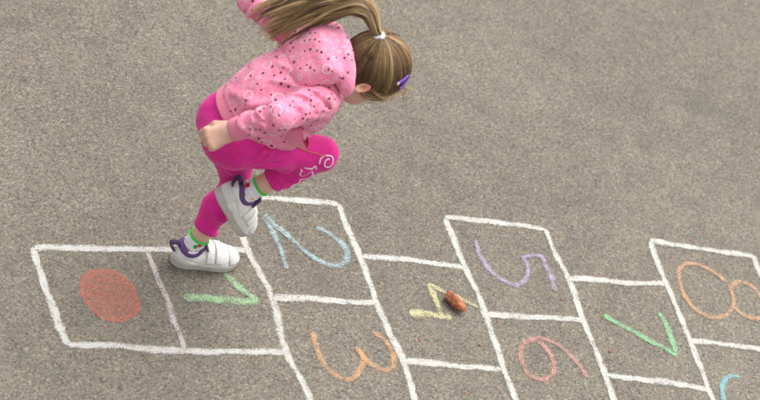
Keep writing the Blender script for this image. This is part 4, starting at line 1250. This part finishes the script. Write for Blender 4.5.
def strands(name, paths, rad, tint, parent, sides=3):
    """paths (n,k,3) as thin three-sided fibres, tint per strand"""
    paths = np.asarray(paths, float); n, k = paths.shape[:2]
    T = np.gradient(paths, axis=1); T /= np.linalg.norm(T, axis=2, keepdims=True) + 1e-12
    ref = nrm(V(0.31, 0.52, 0.79)); A = np.cross(T, ref); A /= np.linalg.norm(A, axis=2, keepdims=True) + 1e-9; B = np.cross(T, A)
    prof = np.interp(np.linspace(0, 1, k), [0, 0.06, 0.8, 1], [0.6, 1, 0.9, 0.15])
    rr = np.asarray(rad)[:, None] * prof[None] if np.ndim(rad) else rad * np.repeat(prof[None], n, 0)
    th = np.arange(sides) * 2 * math.pi / sides
    P = paths[:, :, None] + rr[:, :, None, None] * (A[:, :, None] * np.cos(th)[None, None, :, None] + B[:, :, None] * np.sin(th)[None, None, :, None])
    idx = np.arange(n * k * sides).reshape(n, k, sides)
    a = idx[:, :-1]; b = idx[:, 1:]
    Q = np.stack([a, np.roll(a, -1, 2), np.roll(b, -1, 2), b], -1).reshape(-1, 4)
    me = mesh_from(name, P.reshape(-1, 3), Q)
    tt = np.repeat(np.asarray(tint)[:, None], k, 1) * np.linspace(0.92, 1.08, k)[None]
    attr(me, 'tint', np.clip(np.repeat(tt[:, :, None], sides, 2), 0, 1).ravel())
    return obj(name, me, HAIR, parent)

# combed strands: from the scalp and hairline straight over the skull to the tie
def comb(n):
    dT = (TIE - HC) @ HAX.T; dT = dT / np.linalg.norm(dT)
    out = []; tint = []; rad = []
    k = 14
    while len(out) < n:
        d = RNG.normal(size=3); d /= np.linalg.norm(d)
        p = d * skull_r(d[None], 0.004)[0]
        if (p - V(0.058, 0, 0.030)) @ V(0.90, 0, -0.42) > 0.006: continue
        if (p - V(-0.03, 0, -0.062)) @ nrm(V(0.42, 0, -0.9)) > 0.002: continue
        if (((np.array([p[0] + 0.008, abs(p[1]) - 0.075, p[2] + 0.040])) / V(0.013, 0.03, 0.020)) ** 2).sum() < 1: continue
        lock = math.floor((math.atan2(d[1], d[2]) + 3.2) * 11)
        om = math.acos(np.clip(d @ dT, -1, 1))
        if om < 0.15: continue
        t = np.linspace(0, 1, k) ** 0.9
        D = (np.sin((1 - t) * om)[:, None] * d + np.sin(t * om)[:, None] * dT) / math.sin(om)
        side = np.cross(d, dT); side /= np.linalg.norm(side)
        D = D + side * (np.sin(t * math.pi)[:, None] * RNG.normal(0, 0.025)) 
        D /= np.linalg.norm(D, axis=1, keepdims=True)
        inf = 0.0042 + RNG.uniform(0, 0.0030) + 0.0016 * math.sin(lock * 2.4) + 0.004 * t ** 6
        pts = HC + (D * (skull_r(D, 0.0) + inf)[:, None]) @ HAX
        out.append(pts); rad.append(RNG.uniform(0.00028, 0.00075))
        tint.append(0.45 + 0.18 * math.sin(lock * 12.9898) + RNG.normal(0, 0.17))
    return np.array(out), np.array(rad), np.array(tint)
pp, rr, tt = comb(4400)
strands('combed_hair', pp, rr, tt, hair)

# pony tail flung up and back over her shoulder
GUIDE = catmull([TIE - nrm(TIE - HC) * 0.012, V(0.160, -0.016, 0.892), V(0.140, 0.010, 0.918), V(0.104, 0.032, 0.922), V(0.058, 0.050, 0.894), V(0.012, 0.062, 0.858), V(-0.040, 0.068, 0.806), V(-0.072, 0.070, 0.758)], 10)
def ponytail(nl, ns):
    n = len(GUIDE); k = 34
    s = np.linspace(0, 1, k); gi = s * (n - 1)
    G = np.stack([np.interp(gi, np.arange(n), GUIDE[:, c]) for c in range(3)], 1)
    T = np.gradient(G, axis=0); T /= np.linalg.norm(T, axis=1, keepdims=True)
    A = np.cross(T, V(0.2, -0.6, 0.7)); A /= np.linalg.norm(A, axis=1, keepdims=True); B = np.cross(T, A)
    prof = np.interp(s, [0, 0.05, 0.15, 0.35, 0.6, 0.85, 1.0], [0.010, 0.008, 0.012, 0.021, 0.027, 0.030, 0.034])
    out = []; rad = []; tint = []
    for l in range(nl):
        a = RNG.uniform(0, 2 * math.pi); q = math.sqrt(RNG.uniform(0, 1)); x, y = q * math.cos(a), q * math.sin(a)
        ln = RNG.uniform(0.62, 1.0) if q > 0.4 else RNG.uniform(0.8, 1.03)
        ph = RNG.uniform(0, 6.3, 4); am = RNG.uniform(0.004, 0.019, 2); lt = np.clip(RNG.normal(0.68, 0.30), 0.10, 1.0)
        fan = RNG.normal(0, 0.019, 2)
        for _ in range(ns):
            ax_, ay_ = x + RNG.normal(0, 0.06), y + RNG.normal(0, 0.06)
            ll = ln * RNG.uniform(0.9, 1.02); ss = np.linspace(0, min(ll, 1.0), k)
            f = lambda arr: np.interp(ss, s, arr)
            Gp = np.stack([f(G[:, c]) for c in range(3)], 1); Ap = np.stack([f(A[:, c]) for c in range(3)], 1); Bp = np.stack([f(B[:, c]) for c in range(3)], 1)
            pr = f(prof)
            wv = ss ** 1.4
            u_ = ax_ * 1.15 * pr + wv * (am[0] * np.sin(ss * 11 + ph[0]) + fan[0])
            v_ = ay_ * 0.7 * pr + wv * (am[1] * np.sin(ss * 8 + ph[1]) + fan[1] * 0.5)
            out.append(Gp + Ap * u_[:, None] + Bp * v_[:, None]); rad.append(RNG.uniform(0.00028, 0.00075)); tint.append(lt + RNG.normal(0, 0.12))
    return np.array(out), np.array(rad), np.array(tint)
pp, rr, tt = ponytail(84, 34)
strands('ponytail', pp, rr, tt, hair)

# loose wisps at the nape, under the ear and round the forehead
ws = []
for i in range(240):
    kind = i % 3
    if kind == 0:    # side hair slipping under the ear towards the temple
        d0 = nrm(V(RNG.uniform(-0.7, -0.2), RNG.uniform(-0.95, -0.6), RNG.uniform(-0.75, -0.35))); d1 = nrm(V(RNG.uniform(0.1, 0.5), -1.0, RNG.uniform(-0.5, 0.2))); d2 = nrm(V(RNG.uniform(0.3, 0.9), -0.9, RNG.uniform(0.2, 1.3)))
        a, b, c = on_head(d0[None], 0.004)[0], on_head(d1[None], RNG.uniform(0.006, 0.022))[0], on_head(d2[None], RNG.uniform(0.004, 0.02))[0]
    elif kind == 1:  # forehead and temple
        a = hd(RNG.uniform(0.0, 0.03), RNG.uniform(-0.066, 0.05), RNG.uniform(0.02, 0.07)); b = a + HF * RNG.uniform(0.015, 0.03) + HU * RNG.uniform(0.004, 0.022) - HL * 0.008
        c = b + HF * RNG.uniform(0.01, 0.04) - HU * RNG.uniform(-0.004, 0.02)
    else:            # fly-aways over the crown
        d = nrm(V(RNG.uniform(-1, 0.2), RNG.uniform(-1, 1), RNG.uniform(-0.2, 1))); a = on_head(d[None], 0.004)[0]; o = (d @ HAX)
        b = a + o * RNG.uniform(0.004, 0.014) + (TIE - a) * 0.3; c = a + (TIE - a) * 0.62 + o * RNG.uniform(0.004, 0.024) + HL * RNG.normal(0, 0.008)
    ws.append(catmull([a, b, c], 6)[:13])
strands('loose_wisps', np.array(ws), RNG.uniform(0.00035, 0.0007, len(ws)), RNG.uniform(0.45, 1.0, len(ws)), hair)
# long thin strays trailing under the pony tail
ws = []
for i in range(60):
    g = GUIDE[::7]; o = V(RNG.normal(0, 0.012), RNG.normal(-0.012, 0.014), RNG.normal(-0.010, 0.016))
    m_ = RNG.integers(6, len(g))
    q = np.array([g[j] + o * (j / 6) ** 1.2 for j in range(m_)]); c = catmull(q, 6); s = np.linspace(0, len(c) - 1, 26)
    ws.append(np.stack([np.interp(s, np.arange(len(c)), c[:, k]) for k in range(3)], 1))
strands('stray_strands', np.array(ws), RNG.uniform(0.0004, 0.0008, len(ws)), RNG.uniform(0.4, 1.0, len(ws)), hair)

# white elastic
tz = nrm(GUIDE[5] - GUIDE[2]); e1 = nrm(np.cross(tz, V(0, 1, 0))); e2 = np.cross(tz, e1)
cc = GUIDE[3]
els = plain('white_elastic', (0.78, 0.74, 0.80, 1), 0.7, 0.4)
th = np.linspace(0, 2 * math.pi, 29)[:-1]
obj('hair_elastic', tube_mesh('hair_elastic', [cc + (e1 * math.cos(t) + e2 * math.sin(t)) * 0.0125 + tz * 0.0012 * math.sin(7 * t) for t in th], 0.0042, 8, True), els, hair)
obj('hair_elastic', tube_mesh('hair_elastic', [cc + tz * 0.005 + (e1 * math.cos(t) + e2 * math.sin(t)) * 0.0118 for t in th], 0.0036, 8, True), els, hair)

# two purple clips by the temple
CLIP = plain('purple_clip', (0.235, 0.10, 0.58, 1), 0.3); BEAD = plain('gold_bead', (0.72, 0.42, 0.20, 1), 0.35)
for j, (l0, u0, f0, l1, u1, f1) in enumerate(((-0.060, 0.036, -0.006, -0.044, 0.066, -0.006), (-0.066, 0.050, 0.016, -0.050, 0.076, 0.008))):
    D = np.array([nrm(V(f0, l0, u0) * (1 - t) + V(f1, l1, u1) * t) for t in np.linspace(0, 1, 12)])
    c = on_head(D, 0.0098)
    T = nrm(c[-1] - c[0]); O = np.array([nrm(x) for x in (D @ HAX)]); B = np.cross(O, T)
    wid = np.interp(np.linspace(0, 1, 12), [0, 0.12, 0.8, 1], [0.0040, 0.0052, 0.0040, 0.0024])
    G = c[:, None] + B[:, None] * (np.linspace(-1, 1, 4)[None, :, None] * wid[:, None, None])
    h_ = obj('hair_clip', slab('hair_clip', G, np.repeat(O[:, None], 4, 1), 0.0022), CLIP, hair)
    bm = bmesh.new(); bmesh.ops.create_uvsphere(bm, u_segments=14, v_segments=10, radius=0.0048)
    for v in bm.verts: v.co = Vector(c[1] + O[1] * 0.002 + np.array(v.co) * V(1, 1, 1) - O[1] * (np.array(v.co) @ O[1]) * 0.5)
    me = bpy.data.meshes.new('clip_flower'); bm.to_mesh(me); bm.free()
    obj('clip_flower', me, CLIP if j else BEAD, hair)
